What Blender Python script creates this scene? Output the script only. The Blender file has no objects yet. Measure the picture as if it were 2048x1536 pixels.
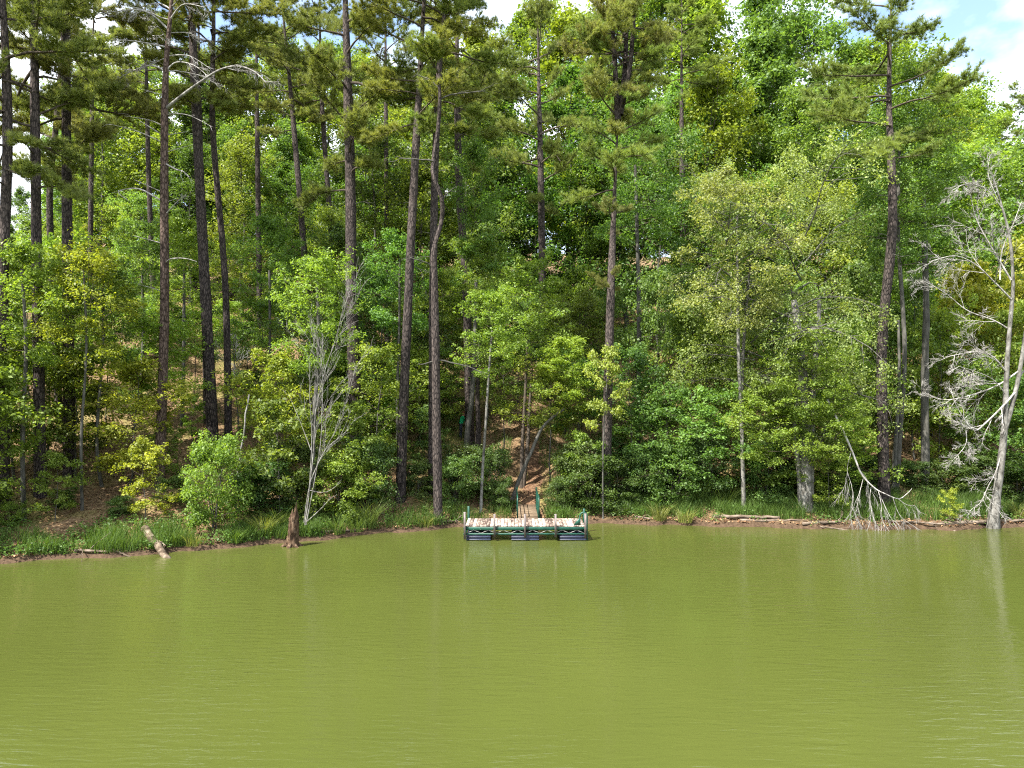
import bpy, math
import numpy as np
from mathutils import Vector, Matrix, Quaternion

# ------------------------------------------------------------------ camera, sky, sun
SC = bpy.context.scene
COL = SC.collection
F = 1364.0            # focal length in photo pixels (2048 wide)
HC = 6.2              # camera height over the water
HOR = 800.0           # photo row of the horizon

cam = bpy.data.cameras.new('camera')
cam.sensor_width = 36.0
cam.lens = F / 2048.0 * 36.0
cam.shift_y = (HOR - 768.0) / 2048.0
cam.clip_start = 0.1
cam.clip_end = 3000
camo = bpy.data.objects.new('camera', cam)
camo.location = (0, 0, HC)
camo.rotation_euler = (math.radians(90), 0, 0)
COL.objects.link(camo)
SC.camera = camo

SUN_DIR = Vector((-0.46, -0.38, 0.80)).normalized()     # towards the sun
SUN_EL = math.asin(SUN_DIR.z)
SUN_AZ = math.atan2(SUN_DIR.x, SUN_DIR.y)
sun = bpy.data.lights.new('sun', 'SUN')
sun.energy = 5.0
sun.angle = math.radians(0.53)
sun.color = (1.0, 0.95, 0.86)
suno = bpy.data.objects.new('sun', sun)
suno.rotation_euler = (-SUN_DIR).to_track_quat('-Z', 'Y').to_euler()
COL.objects.link(suno)

world = bpy.data.worlds.new('World')
SC.world = world
world.use_nodes = True
wn, wl = world.node_tree.nodes, world.node_tree.links
wn.clear()
w_out = wn.new('ShaderNodeOutputWorld')
w_bg = wn.new('ShaderNodeBackground')
w_bg.inputs['Strength'].default_value = 0.15
w_sky = wn.new('ShaderNodeTexSky')
w_sky.sky_type = 'NISHITA'
w_sky.sun_disc = False
w_sky.sun_elevation = SUN_EL
w_sky.sun_rotation = SUN_AZ
w_sky.dust_density = 2.5
w_tc = wn.new('ShaderNodeTexCoord')
w_map = wn.new('ShaderNodeMapping')
w_map.inputs['Scale'].default_value = (1.0, 1.0, 1.7)
w_map.inputs['Location'].default_value = (0.35, 0.2, 0.15)
w_noi = wn.new('ShaderNodeTexNoise')
w_noi.inputs['Scale'].default_value = 3.6
w_noi.inputs['Detail'].default_value = 9
w_noi.inputs['Roughness'].default_value = 0.52
w_rmp = wn.new('ShaderNodeValToRGB')
w_rmp.color_ramp.elements[0].position = 0.36
w_rmp.color_ramp.elements[1].position = 0.55
w_mix = wn.new('ShaderNodeMix')
w_mix.data_type = 'RGBA'
w_mix.inputs[7].default_value = (4.8, 5.0, 5.4, 1)
wl.new(w_tc.outputs['Generated'], w_map.inputs['Vector'])
wl.new(w_map.outputs['Vector'], w_noi.inputs['Vector'])
wl.new(w_noi.outputs['Fac'], w_rmp.inputs['Fac'])
wl.new(w_rmp.outputs['Color'], w_mix.inputs[0])
wl.new(w_sky.outputs['Color'], w_mix.inputs[6])
wl.new(w_mix.outputs[2], w_bg.inputs['Color'])
wl.new(w_bg.outputs['Background'], w_out.inputs['Surface'])

vs = SC.view_settings
vs.view_transform = 'Standard'
vs.look = 'None'
vs.exposure = 1.68
vs.gamma = 1.0
vs.use_curve_mapping = False
cy = SC.cycles
cy.max_bounces = 7
cy.diffuse_bounces = 4
cy.glossy_bounces = 3
cy.transmission_bounces = 4
cy.transparent_max_bounces = 4
cy.caustics_reflective = False
cy.caustics_refractive = False
cy.sample_clamp_indirect = 4.0
cy.use_denoising = False
cy.filter_width = 1.15

# ------------------------------------------------------------------ helpers
R = np.random.RandomState
def P(px, py, d):
    """photo pixel at depth d -> world point"""
    return np.array([(px - 1024.0) * d / F, d, HC + (HOR - py) * d / F])
def PX(px, d): return (px - 1024.0) * d / F
def lerp(a, b, t): return a + (b - a) * t
def nrm(v):
    v = np.asarray(v, float)
    n = np.linalg.norm(v, axis=-1, keepdims=True)
    return v / np.maximum(n, 1e-9)

class Geo:
    """collects quads / triangles for ONE mesh"""
    def __init__(self):
        self.V, self.Fq, self.Ft, self.T, self.Mq, self.Mt = [], [], [], [], [], []
        self.n = 0
    def add(self, V, quads=None, tris=None, tone=None, mat=0):
        V = np.asarray(V, float).reshape(-1, 3)
        self.V.append(V)
        if quads is not None:
            q = np.asarray(quads, int).reshape(-1, 4) + self.n
            self.Fq.append(q); self.Mq.append(np.full(len(q), mat))
        if tris is not None:
            t = np.asarray(tris, int).reshape(-1, 3) + self.n
            self.Ft.append(t); self.Mt.append(np.full(len(t), mat))
        if tone is None: tone = 0.5
        self.T.append(np.broadcast_to(np.asarray(tone, float).ravel(), (len(V),)) if np.size(tone) in (1, len(V)) else np.full(len(V), 0.5))
        self.n += len(V)
    def tube(self, pts, rad, k=6, tone=None, rough=0.0, rs=None, mat=0, cap=False):
        pts = np.asarray(pts, float); n = len(pts)
        rad = np.broadcast_to(np.asarray(rad, float), (n,))
        tan = np.gradient(pts, axis=0); tan = nrm(tan)
        ref = np.array([0.0, 1.0, 0.0]) if abs(tan[:, 1]).mean() < 0.8 else np.array([1.0, 0, 0])
        u = nrm(np.cross(tan, ref)); w = nrm(np.cross(tan, u))
        a = np.arange(k) * 2 * math.pi / k
        rr = rad[:, None] * np.ones((n, k))
        if rough and rs is not None:
            rr = rr * (1 + rough * rs.randn(n, k))
        V = pts[:, None, :] + rr[..., None] * (np.cos(a)[None, :, None] * u[:, None, :] + np.sin(a)[None, :, None] * w[:, None, :])
        i = np.arange(n - 1)[:, None] * k; j = np.arange(k)[None, :]; j2 = (j + 1) % k
        q = np.stack([i + j, i + j2, i + k + j2, i + k + j], -1).reshape(-1, 4)
        V = V.reshape(-1, 3); tr = None
        if cap:
            c0, c1 = len(V), len(V) + 1
            V = np.vstack([V, pts[0], pts[-1]])
            jj = np.arange(k); jj2 = (jj + 1) % k
            tr = np.vstack([np.stack([np.full(k, c0), jj2, jj], -1), np.stack([np.full(k, c1), (n - 1) * k + jj, (n - 1) * k + jj2], -1)])
        self.add(V, q, tr, tone, mat)
    def box(self, c, s, rot=None, bev=0.0, mat=0, tone=None):
        """box with chamfered vertical/long edges (octagon-ish profile left plain for tiny ones)"""
        hx, hy, hz = np.asarray(s, float) / 2
        if bev <= 0:
            V = np.array([[x, y, z] for z in (-hz, hz) for x, y in ((-hx, -hy), (hx, -hy), (hx, hy), (-hx, hy))])
            q = [[0, 3, 2, 1], [4, 5, 6, 7], [0, 1, 5, 4], [1, 2, 6, 5], [2, 3, 7, 6], [3, 0, 4, 7]]
        else:
            b = min(bev, hx * .9, hy * .9, hz * .9)
            ring = lambda x, y, z, r: [[-x + r, -y, z], [x - r, -y, z], [x, -y + r, z], [x, y - r, z], [x - r, y, z], [-x + r, y, z], [-x, y - r, z], [-x, -y + r, z]]
            V = np.array(ring(hx - b, hy - b, -hz, b * .4) + ring(hx, hy, -hz + b, b) + ring(hx, hy, hz - b, b) + ring(hx - b, hy - b, hz, b * .4))
            q = []
            for l in range(3):
                for j in range(8):
                    q.append([l * 8 + j, l * 8 + (j + 1) % 8, l * 8 + 8 + (j + 1) % 8, l * 8 + 8 + j])
            q += [[24, 25, 26, 27], [24, 27, 28, 31], [28, 29, 30, 31], [3, 2, 1, 0], [7, 4, 3, 0], [7, 6, 5, 4]]
        if rot is not None: V = V @ np.array(rot).T
        self.add(V + np.asarray(c, float), q, None, tone, mat)
    def mesh(self, name, mats, smooth=False):
        me = bpy.data.meshes.new(name)
        V = np.vstack(self.V) if self.V else np.zeros((0, 3))
        q = np.vstack(self.Fq) if self.Fq else np.zeros((0, 4), int)
        t = np.vstack(self.Ft) if self.Ft else np.zeros((0, 3), int)
        me.vertices.add(len(V)); me.vertices.foreach_set('co', V.astype(np.float32).ravel())
        nl = len(q) * 4 + len(t) * 3
        me.loops.add(nl)
        me.loops.foreach_set('vertex_index', np.concatenate([q.ravel(), t.ravel()]).astype(np.int32))
        me.polygons.add(len(q) + len(t))
        st = np.concatenate([np.arange(len(q)) * 4, len(q) * 4 + np.arange(len(t)) * 3]).astype(np.int32)
        me.polygons.foreach_set('loop_start', st)
        mi = np.concatenate(self.Mq + self.Mt).astype(np.int32) if (self.Mq or self.Mt) else np.zeros(0, np.int32)
        me.polygons.foreach_set('material_index', mi)
        if smooth: me.polygons.foreach_set('use_smooth', np.ones(len(st), bool))
        at = me.attributes.new('tone', 'FLOAT', 'POINT')
        at.data.foreach_set('value', np.concatenate(self.T).astype(np.float32))
        for m in (mats if isinstance(mats, (list, tuple)) else [mats]): me.materials.append(m)
        me.update(calc_edges=True)
        return me

def obj(name, me, parent=None, loc=(0, 0, 0), rot=None, scale=None, color=None):
    o = bpy.data.objects.new(name, me)
    COL.objects.link(o)
    o.location = loc
    if rot is not None:
        if isinstance(rot, Quaternion):
            o.rotation_mode = 'QUATERNION'; o.rotation_quaternion = rot
        else: o.rotation_euler = rot
    if scale is not None: o.scale = scale if hasattr(scale, '__len__') else (scale,) * 3
    if parent is not None: o.parent = parent
    if color is not None: o.color = (*color, 1)
    return o
def tag(o, label=None, cat=None, group=None, kind=None):
    if label: o['label'] = label
    if cat: o['category'] = cat
    if group: o['group'] = group
    if kind: o['kind'] = kind
    return o
def thing(name, label, cat, loc=(0, 0, 0), rotz=0.0, group=None, scale=1.0):
    o = bpy.data.objects.new(name, None)
    o.empty_display_size = 0.2
    COL.objects.link(o)
    o.location = loc; o.rotation_euler = (0, 0, rotz); o.scale = (scale,) * 3
    return tag(o, label, cat, group)

# ------------------------------------------------------------------ materials
def mat(name):
    m = bpy.data.materials.new(name); m.use_nodes = True
    m.node_tree.nodes.clear()
    return m, m.node_tree.nodes, m.node_tree.links
def N(ns, t, **kw):
    n = ns.new(t)
    for k, v in kw.items():
        if hasattr(n, k): setattr(n, k, v)
        else: n.inputs[k.replace('_', ' ')].default_value = v
    return n
def ramp(ns, stops):
    r = ns.new('ShaderNodeValToRGB'); e = r.color_ramp.elements
    while len(e) < len(stops): e.new(0.5)
    for el, (p, c) in zip(e, stops): el.position = p; el.color = (*c, 1)
    return r
def surf_mat(name, stops, scale=(8, 8, 8), noise_scale=1.0, detail=6, rough=0.85, bump=0.4, bump_dist=0.02, spec=0.25, use_tone=0.0, voronoi=False, metallic=0.0):
    m, ns, ln = mat(name)
    out = N(ns, 'ShaderNodeOutputMaterial'); b = N(ns, 'ShaderNodeBsdfPrincipled')
    b.inputs['Roughness'].default_value = rough; b.inputs['Specular IOR Level'].default_value = spec; b.inputs['Metallic'].default_value = metallic
    tc = N(ns, 'ShaderNodeTexCoord'); mp = N(ns, 'ShaderNodeMapping'); mp.inputs['Scale'].default_value = scale
    oi = N(ns, 'ShaderNodeObjectInfo'); ad = N(ns, 'ShaderNodeVectorMath', operation='ADD')
    mu = N(ns, 'ShaderNodeMath', operation='MULTIPLY'); mu.inputs[1].default_value = 37.0
    ln.new(oi.outputs['Random'], mu.inputs[0]); ln.new(tc.outputs['Object'], mp.inputs['Vector'])
    ln.new(mp.outputs['Vector'], ad.inputs[0]); ln.new(mu.outputs[0], ad.inputs[1])
    nz = N(ns, 'ShaderNodeTexNoise'); nz.inputs['Scale'].default_value = noise_scale; nz.inputs['Detail'].default_value = detail; nz.inputs['Roughness'].default_value = 0.62
    ln.new(ad.outputs[0], nz.inputs['Vector'])
    fac = nz.outputs['Fac']
    if voronoi:
        vo = N(ns, 'ShaderNodeTexVoronoi', feature='DISTANCE_TO_EDGE'); vo.inputs['Scale'].default_value = noise_scale * 1.3
        ln.new(ad.outputs[0], vo.inputs['Vector'])
        mr = N(ns, 'ShaderNodeMapRange'); mr.inputs[1].default_value = 0.0; mr.inputs[2].default_value = 0.22
        ln.new(vo.outputs['Distance'], mr.inputs[0])
        mm = N(ns, 'ShaderNodeMath', operation='MULTIPLY_ADD'); mm.inputs[1].default_value = 0.5
        sb = N(ns, 'ShaderNodeMath', operation='SUBTRACT'); sb.inputs[1].default_value = 0.25
        ln.new(nz.outputs['Fac'], sb.inputs[0]); ln.new(mr.outputs[0], mm.inputs[0]); ln.new(sb.outputs[0], mm.inputs[2])
        fac = mm.outputs[0]
    if use_tone:
        at = N(ns, 'ShaderNodeAttribute', attribute_name='tone')
        m2 = N(ns, 'ShaderNodeMath', operation='MULTIPLY_ADD'); m2.inputs[1].default_value = use_tone
        s2 = N(ns, 'ShaderNodeMath', operation='SUBTRACT'); s2.inputs[1].default_value = 0.5 * use_tone
        ln.new(fac, s2.inputs[0]); ln.new(at.outputs['Fac'], m2.inputs[0]); ln.new(s2.outputs[0], m2.inputs[2]); fac2 = m2.outputs[0]
    else: fac2 = fac
    rp = ramp(ns, stops); ln.new(fac2, rp.inputs[0]); ln.new(rp.outputs['Color'], b.inputs['Base Color'])
    if bump:
        bp = N(ns, 'ShaderNodeBump'); bp.inputs['Strength'].default_value = bump; bp.inputs['Distance'].default_value = bump_dist
        ln.new(fac, bp.inputs['Height']); ln.new(bp.outputs['Normal'], b.inputs['Normal'])
    ln.new(b.outputs[0], out.inputs['Surface'])
    return m
def leaf_mat(name, trans=0.48, tmul=(1.42, 1.42, 0.52), rough=0.5, spec=0.3, vary=(0.55, 1.5)):
    """leaf colour comes from the object's colour, varied leaf by leaf"""
    m, ns, ln = mat(name)
    out = N(ns, 'ShaderNodeOutputMaterial'); b = N(ns, 'ShaderNodeBsdfPrincipled'); tr = N(ns, 'ShaderNodeBsdfTranslucent'); mx = N(ns, 'ShaderNodeMixShader')
    b.inputs['Roughness'].default_value = rough; b.inputs['Specular IOR Level'].default_value = spec
    oi = N(ns, 'ShaderNodeObjectInfo'); at = N(ns, 'ShaderNodeAttribute', attribute_name='tone')
    mr = N(ns, 'ShaderNodeMapRange'); mr.inputs[3].default_value = vary[0]; mr.inputs[4].default_value = vary[1]
    ln.new(at.outputs['Fac'], mr.inputs[0])
    sc = N(ns, 'ShaderNodeVectorMath', operation='SCALE'); ln.new(oi.outputs['Color'], sc.inputs[0]); ln.new(mr.outputs[0], sc.inputs['Scale'])
    # warmer where the leaf is lighter
    hs = N(ns, 'ShaderNodeHueSaturation'); mh = N(ns, 'ShaderNodeMapRange'); mh.inputs[3].default_value = 0.515; mh.inputs[4].default_value = 0.485
    ln.new(at.outputs['Fac'], mh.inputs[0]); ln.new(mh.outputs[0], hs.inputs['Hue']); ln.new(sc.outputs[0], hs.inputs['Color'])
    vm = N(ns, 'ShaderNodeVectorMath', operation='MULTIPLY'); vm.inputs[1].default_value = tmul
    ln.new(hs.outputs['Color'], b.inputs['Base Color']); ln.new(hs.outputs['Color'], vm.inputs[0]); ln.new(vm.outputs[0], tr.inputs['Color'])
    mx.inputs[0].default_value = trans
    ln.new(b.outputs[0], mx.inputs[1]); ln.new(tr.outputs[0], mx.inputs[2]); ln.new(mx.outputs[0], out.inputs['Surface'])
    return m

M = {}
M['leaf'] = leaf_mat('leaf')
M['needle'] = leaf_mat('needle', trans=0.42, tmul=(1.3, 1.25, 0.6), rough=0.5, spec=0.25, vary=(0.6, 1.45))
M['grass'] = leaf_mat('grass_blade', trans=0.4, rough=0.5, spec=0.25)
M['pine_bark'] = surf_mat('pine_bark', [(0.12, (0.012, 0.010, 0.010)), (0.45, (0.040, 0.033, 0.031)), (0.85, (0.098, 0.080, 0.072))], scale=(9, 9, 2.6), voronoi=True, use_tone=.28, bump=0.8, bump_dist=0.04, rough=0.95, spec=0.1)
M['red_bark'] = surf_mat('reddish_pine_bark', [(0.15, (0.018, 0.013, 0.011)), (0.45, (0.062, 0.043, 0.036)), (0.8, (0.135, 0.098, 0.082))], scale=(8, 8, 3), voronoi=True, bump=0.8, bump_dist=0.03, rough=0.95, spec=0.1)
M['grey_bark'] = surf_mat('grey_bark', [(0.3, (0.03, 0.03, 0.026)), (0.55, (0.085, 0.082, 0.072)), (0.75, (0.16, 0.155, 0.14))], scale=(7, 7, 2), bump=0.6, rough=0.9, spec=0.15)
M['pale_bark'] = surf_mat('pale_bark', [(0.32, (0.04, 0.037, 0.032)), (0.5, (0.13, 0.125, 0.112)), (0.72, (0.26, 0.255, 0.24))], scale=(6, 6, 3), bump=0.5, rough=0.9, spec=0.15)
M['dark_twig'] = surf_mat('dark_twig', [(0.3, (0.03, 0.024, 0.019)), (0.7, (0.11, 0.09, 0.072))], scale=(9, 9, 9), bump=0.3, rough=0.9, spec=0.1)
M['dead_wood'] = surf_mat('dead_wood', [(0.33, (0.10, 0.09, 0.08)), (0.5, (0.30, 0.285, 0.27)), (0.70, (0.50, 0.49, 0.475))], scale=(7, 7, 3), bump=0.4, rough=0.9, spec=0.15)
M['grey_dead'] = surf_mat('grey_dead_wood', [(0.33, (0.06, 0.055, 0.048)), (0.5, (0.18, 0.172, 0.16)), (0.70, (0.34, 0.33, 0.315))], scale=(7, 7, 4), bump=0.4, rough=0.9, spec=0.15)
M['rot_wood'] = surf_mat('rotten_wood', [(0.34, (0.016, 0.010, 0.007)), (0.5, (0.075, 0.047, 0.030)), (0.68, (0.21, 0.15, 0.10))], scale=(9, 9, 3), bump=1.0, bump_dist=0.06, rough=0.95, spec=0.1)
M['drift'] = surf_mat('driftwood', [(0.3, (0.05, 0.037, 0.027)), (0.5, (0.13, 0.10, 0.075)), (0.72, (0.25, 0.205, 0.165))], scale=(3, 8, 8), bump=0.6, rough=0.95, spec=0.1)
M['log'] = surf_mat('log_bark', [(0.38, (0.04, 0.028, 0.02)), (0.52, (0.13, 0.10, 0.072)), (0.68, (0.27, 0.235, 0.18))], scale=(3, 3, 3), bump=0.6, rough=0.95, spec=0.1)
M['plank'] = surf_mat('weathered_plank', [(0.34, (0.07, 0.048, 0.04)), (0.48, (0.23, 0.18, 0.15)), (0.66, (0.42, 0.36, 0.31))], scale=(10, 2.2, 10), noise_scale=1.0, bump=0.3, rough=0.85, spec=0.2, use_tone=0.25)
M['ramp'] = surf_mat('ramp_plank', [(0.30, (0.05, 0.034, 0.022)), (0.5, (0.12, 0.085, 0.055)), (0.7, (0.20, 0.15, 0.10))], scale=(4, 9, 9), bump=0.3, rough=0.9, spec=0.15, use_tone=0.25)  # brown boards, darkened in colour for the shade on the gangway
M['green_paint'] = surf_mat('green_paint', [(0.3, (0.004, 0.030, 0.019)), (0.55, (0.006, 0.058, 0.036)), (0.75, (0.02, 0.075, 0.05))], scale=(4, 4, 4), bump=0.05, rough=0.45, spec=0.5)
M['steel'] = surf_mat('weathered_steel', [(0.3, (0.085, 0.068, 0.064)), (0.7, (0.17, 0.145, 0.138))], scale=(9, 9, 4), bump=0.1, rough=0.6, spec=0.5, metallic=0.3)
M['bar'] = surf_mat('truss_steel', [(0.3, (0.20, 0.19, 0.18)), (0.7, (0.34, 0.33, 0.31))], bump=0.0, rough=0.5, spec=0.5, metallic=0.3)
M['float'] = surf_mat('float_plastic', [(0.3, (0.018, 0.025, 0.05)), (0.7, (0.045, 0.055, 0.10))], scale=(3, 3, 3), bump=0.05, rough=0.45, spec=0.5)
M['skin'] = surf_mat('skin', [(0.3, (0.42, 0.22, 0.15)), (0.7, (0.5, 0.27, 0.19))], bump=0.0, rough=0.6)
M['shirt'] = surf_mat('green_shirt', [(0.3, (0.012, 0.30, 0.12)), (0.7, (0.018, 0.42, 0.17))], scale=(9, 9, 9), bump=0.2, rough=0.8)
M['shorts'] = surf_mat('dark_trousers', [(0.3, (0.03, 0.035, 0.05)), (0.7, (0.05, 0.055, 0.08))], bump=0.2, rough=0.9)
M['hair'] = surf_mat('brown_hair', [(0.3, (0.10, 0.04, 0.02)), (0.7, (0.2, 0.085, 0.04))], bump=0.2, rough=0.7)
M['litter'] = surf_mat('fallen_leaf', [(0.2, (0.07, 0.032, 0.015)), (0.5, (0.19, 0.10, 0.05)), (0.8, (0.34, 0.22, 0.12))], bump=0.0, rough=0.9, use_tone=0.8)

# ground: pine straw and leaf litter, muddy at the shore, thin grass in patches
def ground_mat():
    m, ns, ln = mat('forest_floor')
    out = N(ns, 'ShaderNodeOutputMaterial'); b = N(ns, 'ShaderNodeBsdfPrincipled'); b.inputs['Roughness'].default_value = 0.97; b.inputs['Specular IOR Level'].default_value = 0.1
    tc = N(ns, 'ShaderNodeTexCoord')
    n1 = N(ns, 'ShaderNodeTexNoise'); n1.inputs['Scale'].default_value = 7.0; n1.inputs['Detail'].default_value = 9; n1.inputs['Roughness'].default_value = 0.7
    n2 = N(ns, 'ShaderNodeTexNoise'); n2.inputs['Scale'].default_value = 0.35; n2.inputs['Detail'].default_value = 4
    ln.new(tc.outputs['Object'], n1.inputs['Vector']); ln.new(tc.outputs['Object'], n2.inputs['Vector'])
    r1 = ramp(ns, [(0.3, (0.045, 0.028, 0.015)), (0.5, (0.15, 0.098, 0.054)), (0.7, (0.30, 0.22, 0.13))])
    r2 = ramp(ns, [(0.3, (0.05, 0.047, 0.014)), (0.5, (0.16, 0.135, 0.05)), (0.7, (0.30, 0.25, 0.11))])
    ln.new(n1.outputs['Fac'], r1.inputs[0]); ln.new(n1.outputs['Fac'], r2.inputs[0])
    rm = ramp(ns, [(0.50, (0, 0, 0)), (0.62, (1, 1, 1))]); ln.new(n2.outputs['Fac'], rm.inputs[0])
    mx = N(ns, 'ShaderNodeMix', data_type='RGBA'); ln.new(rm.outputs['Color'], mx.inputs[0]); ln.new(r1.outputs['Color'], mx.inputs[6]); ln.new(r2.outputs['Color'], mx.inputs[7])
    # mud just above the water line
    sp = N(ns, 'ShaderNodeSeparateXYZ'); ln.new(tc.outputs['Object'], sp.inputs[0])
    mr = N(ns, 'ShaderNodeMapRange'); mr.inputs[1].default_value = 0.12; mr.inputs[2].default_value = 0.45; ln.new(sp.outputs['Z'], mr.inputs[0])
    r3 = ramp(ns, [(0.3, (0.025, 0.017, 0.011)), (0.7, (0.11, 0.072, 0.046))]); ln.new(n1.outputs['Fac'], r3.inputs[0])
    m2 = N(ns, 'ShaderNodeMix', data_type='RGBA'); ln.new(mr.outputs[0], m2.inputs[0]); ln.new(r3.outputs['Color'], m2.inputs[6]); ln.new(mx.outputs[2], m2.inputs[7])
    ln.new(m2.outputs[2], b.inputs['Base Color'])
    bp = N(ns, 'ShaderNodeBump'); bp.inputs['Strength'].default_value = 0.8; bp.inputs['Distance'].default_value = 0.08
    ln.new(n1.outputs['Fac'], bp.inputs['Height']); ln.new(bp.outputs['Normal'], b.inputs['Normal'])
    ln.new(b.outputs[0], out.inputs['Surface'])
    return m
M['ground'] = ground_mat()
M['path'] = surf_mat('trodden_path', [(0.3, (0.04, 0.022, 0.014)), (0.5, (0.12, 0.070, 0.042)), (0.7, (0.23, 0.15, 0.09))], scale=(5, 5, 5), bump=0.6, bump_dist=0.05, rough=0.97, spec=0.1)

def water_mat():
    m, ns, ln = mat('green_lake_water')
    out = N(ns, 'ShaderNodeOutputMaterial'); b = N(ns, 'ShaderNodeBsdfPrincipled')
    b.inputs['Roughness'].default_value = 0.06; b.inputs['IOR'].default_value = 1.40; b.inputs['Specular IOR Level'].default_value = 0.5
    tc = N(ns, 'ShaderNodeTexCoord')
    def layer(scale, rot, nscale, det, dist=0.0):
        mp = N(ns, 'ShaderNodeMapping'); mp.inputs['Scale'].default_value = scale; mp.inputs['Rotation'].default_value = (0, 0, math.radians(rot))
        nz = N(ns, 'ShaderNodeTexNoise'); nz.inputs['Scale'].default_value = nscale; nz.inputs['Detail'].default_value = det; nz.inputs['Distortion'].default_value = dist
        ln.new(tc.outputs['Object'], mp.inputs['Vector']); ln.new(mp.outputs['Vector'], nz.inputs['Vector'])
        return nz.outputs['Fac']
    a = layer((0.20, 1.0, 1), 6, 6.0, 2.0, 0.5)       # long wavelets running across
    c = layer((0.35, 1.0, 1), -14, 13.0, 3.0, 0.4)     # finer chop
    e = layer((1, 1, 1), 0, 0.16, 2.0)                # calm and ruffled patches
    ad = N(ns, 'ShaderNodeMath', operation='MULTIPLY_ADD'); ad.inputs[1].default_value = 0.35
    ln.new(c, ad.inputs[0]); ln.new(a, ad.inputs[2])
    mr = N(ns, 'ShaderNodeMapRange'); mr.inputs[1].default_value = 0.35; mr.inputs[2].default_value = 0.65; mr.inputs[3].default_value = 0.35; mr.inputs[4].default_value = 1.0
    ln.new(e, mr.inputs[0])
    mu = N(ns, 'ShaderNodeMath', operation='MULTIPLY'); ln.new(ad.outputs[0], mu.inputs[0]); ln.new(mr.outputs[0], mu.inputs[1])
    bp = N(ns, 'ShaderNodeBump'); bp.inputs['Strength'].default_value = 1.0; bp.inputs['Distance'].default_value = 0.025
    ln.new(mu.outputs[0], bp.inputs['Height']); ln.new(bp.outputs['Normal'], b.inputs['Normal'])
    s = layer((1, 1, 1), 0, 0.09, 3.0)
    rp = ramp(ns, [(0.35, (0.0490, 0.0600, 0.0125)), (0.65, (0.0565, 0.0680, 0.0150))]); ln.new(s, rp.inputs[0]); ln.new(rp.outputs['Color'], b.inputs['Base Color'])
    ln.new(b.outputs[0], out.inputs['Surface'])
    return m
M['water'] = water_mat()

# ------------------------------------------------------------------ terrain and lake
SX = np.array([-400, -60, -36, -26, -19.5, -14.5, -12.4, -9.4, -6.35, -3.9, 0, 5.65, 10.4, 15, 20.9, 25.2, 40, 60, 400.])
SY = np.array([20, 21, 22.5, 24.6, 26, 27.3, 28.4, 29.7, 31.6, 32.5, 34.4, 34.1, 33.4, 32.8, 32.5, 33.4, 34, 34, 40.])
def shore(x):
    x = np.asarray(x, float)
    return np.interp(x, SX, SY) + 0.16 * np.sin(x * 1.7) + 0.09 * np.sin(x * 4.1 + 1)
TT = np.array([-400, -20, -6, -1.5, 0, 0.14, 1.5, 4, 10, 18, 34, 50, 70, 120, 600.])
TZ = np.array([-4, -3.0, -1.7, -.55, -.03, .17, .45, 1.2, 3.1, 6.2, 13.5, 17.6, 22.5, 40.0, 90.])
def ground(x, y):
    x = np.asarray(x, float); y = np.asarray(y, float)
    t = y - shore(x)
    z = np.interp(t, TT, TZ)
    k = np.clip((t - 1.0) / 6.0, 0, 1)
    z = z + k * (0.22 * np.sin(x * .55 + y * .3) + 0.16 * np.sin(x * 1.3 - y * .9 + 2) + 0.5 * np.sin(x * .12 + 1.0) * np.clip((t - 8) / 20, 0, 1))
    kk = np.clip(t / 0.5, 0, 1)
    return z + kk * (0.045 * np.sin(x * 5.1 + y * 3.3) + 0.03 * np.sin(x * 9.7 - y * 7.1))

def axis(lo, a, b, hi, step, g=1.35):
    mid = list(np.arange(a, b + 1e-6, step)); s = step; v = a; left = []
    while v > lo:
        s *= g; v -= s; left.append(max(v, lo))
    s = step; v = b; right = []
    while v < hi:
        s *= g; v += s; right.append(min(v, hi))
    return np.array(left[::-1] + mid + right)
gx = axis(-420, -34, 34, 420, 0.33); gy = axis(-420, 23, 62, 600, 0.33)
XX, YY = np.meshgrid(gx, gy); ZZ = ground(XX, YY)
G = Geo(); nx, ny = len(gx), len(gy)
ii = (np.arange(ny - 1)[:, None] * nx + np.arange(nx - 1)[None, :]).ravel()
G.add(np.stack([XX, YY, ZZ], -1).reshape(-1, 3), np.stack([ii, ii + 1, ii + nx + 1, ii + nx], -1))
tag(obj('ground', G.mesh('ground', M['ground'], True)), 'sloping forest floor of orange pine straw and leaf litter', None, None, 'structure')

G = Geo()
G.add([[-420, -420, 0], [420, -420, 0], [420, 60, 0], [-420, 60, 0]], [[0, 1, 2, 3]])
tag(obj('water', G.mesh('water', M['water'])), 'opaque olive green lake water with fine ripples', None, None, 'structure')

# trodden path from the gangway up the slope
G = Geo(); ys = np.linspace(35.4, 44.0, 30); pv = []
for y in ys:
    c = 0.78 + 0.10 * (y - 35.4) + 0.12 * math.sin(y * 1.3); hw = 0.55 + 0.06 * math.sin(y * 3.1)
    for s in np.linspace(-1, 1, 6):
        x = c + s * hw; pv.append([x, y, ground(x, y) + 0.035 - 0.05 * abs(s) ** 3])
q = [[r * 6 + k, r * 6 + k + 1, r * 6 + k + 7, r * 6 + k + 6] for r in range(29) for k in range(5)]
G.add(pv, q)
tag(obj('path', G.mesh('path', M['path'], True)), 'reddish dirt path climbing from the gangway', None, None, 'structure')

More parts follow.
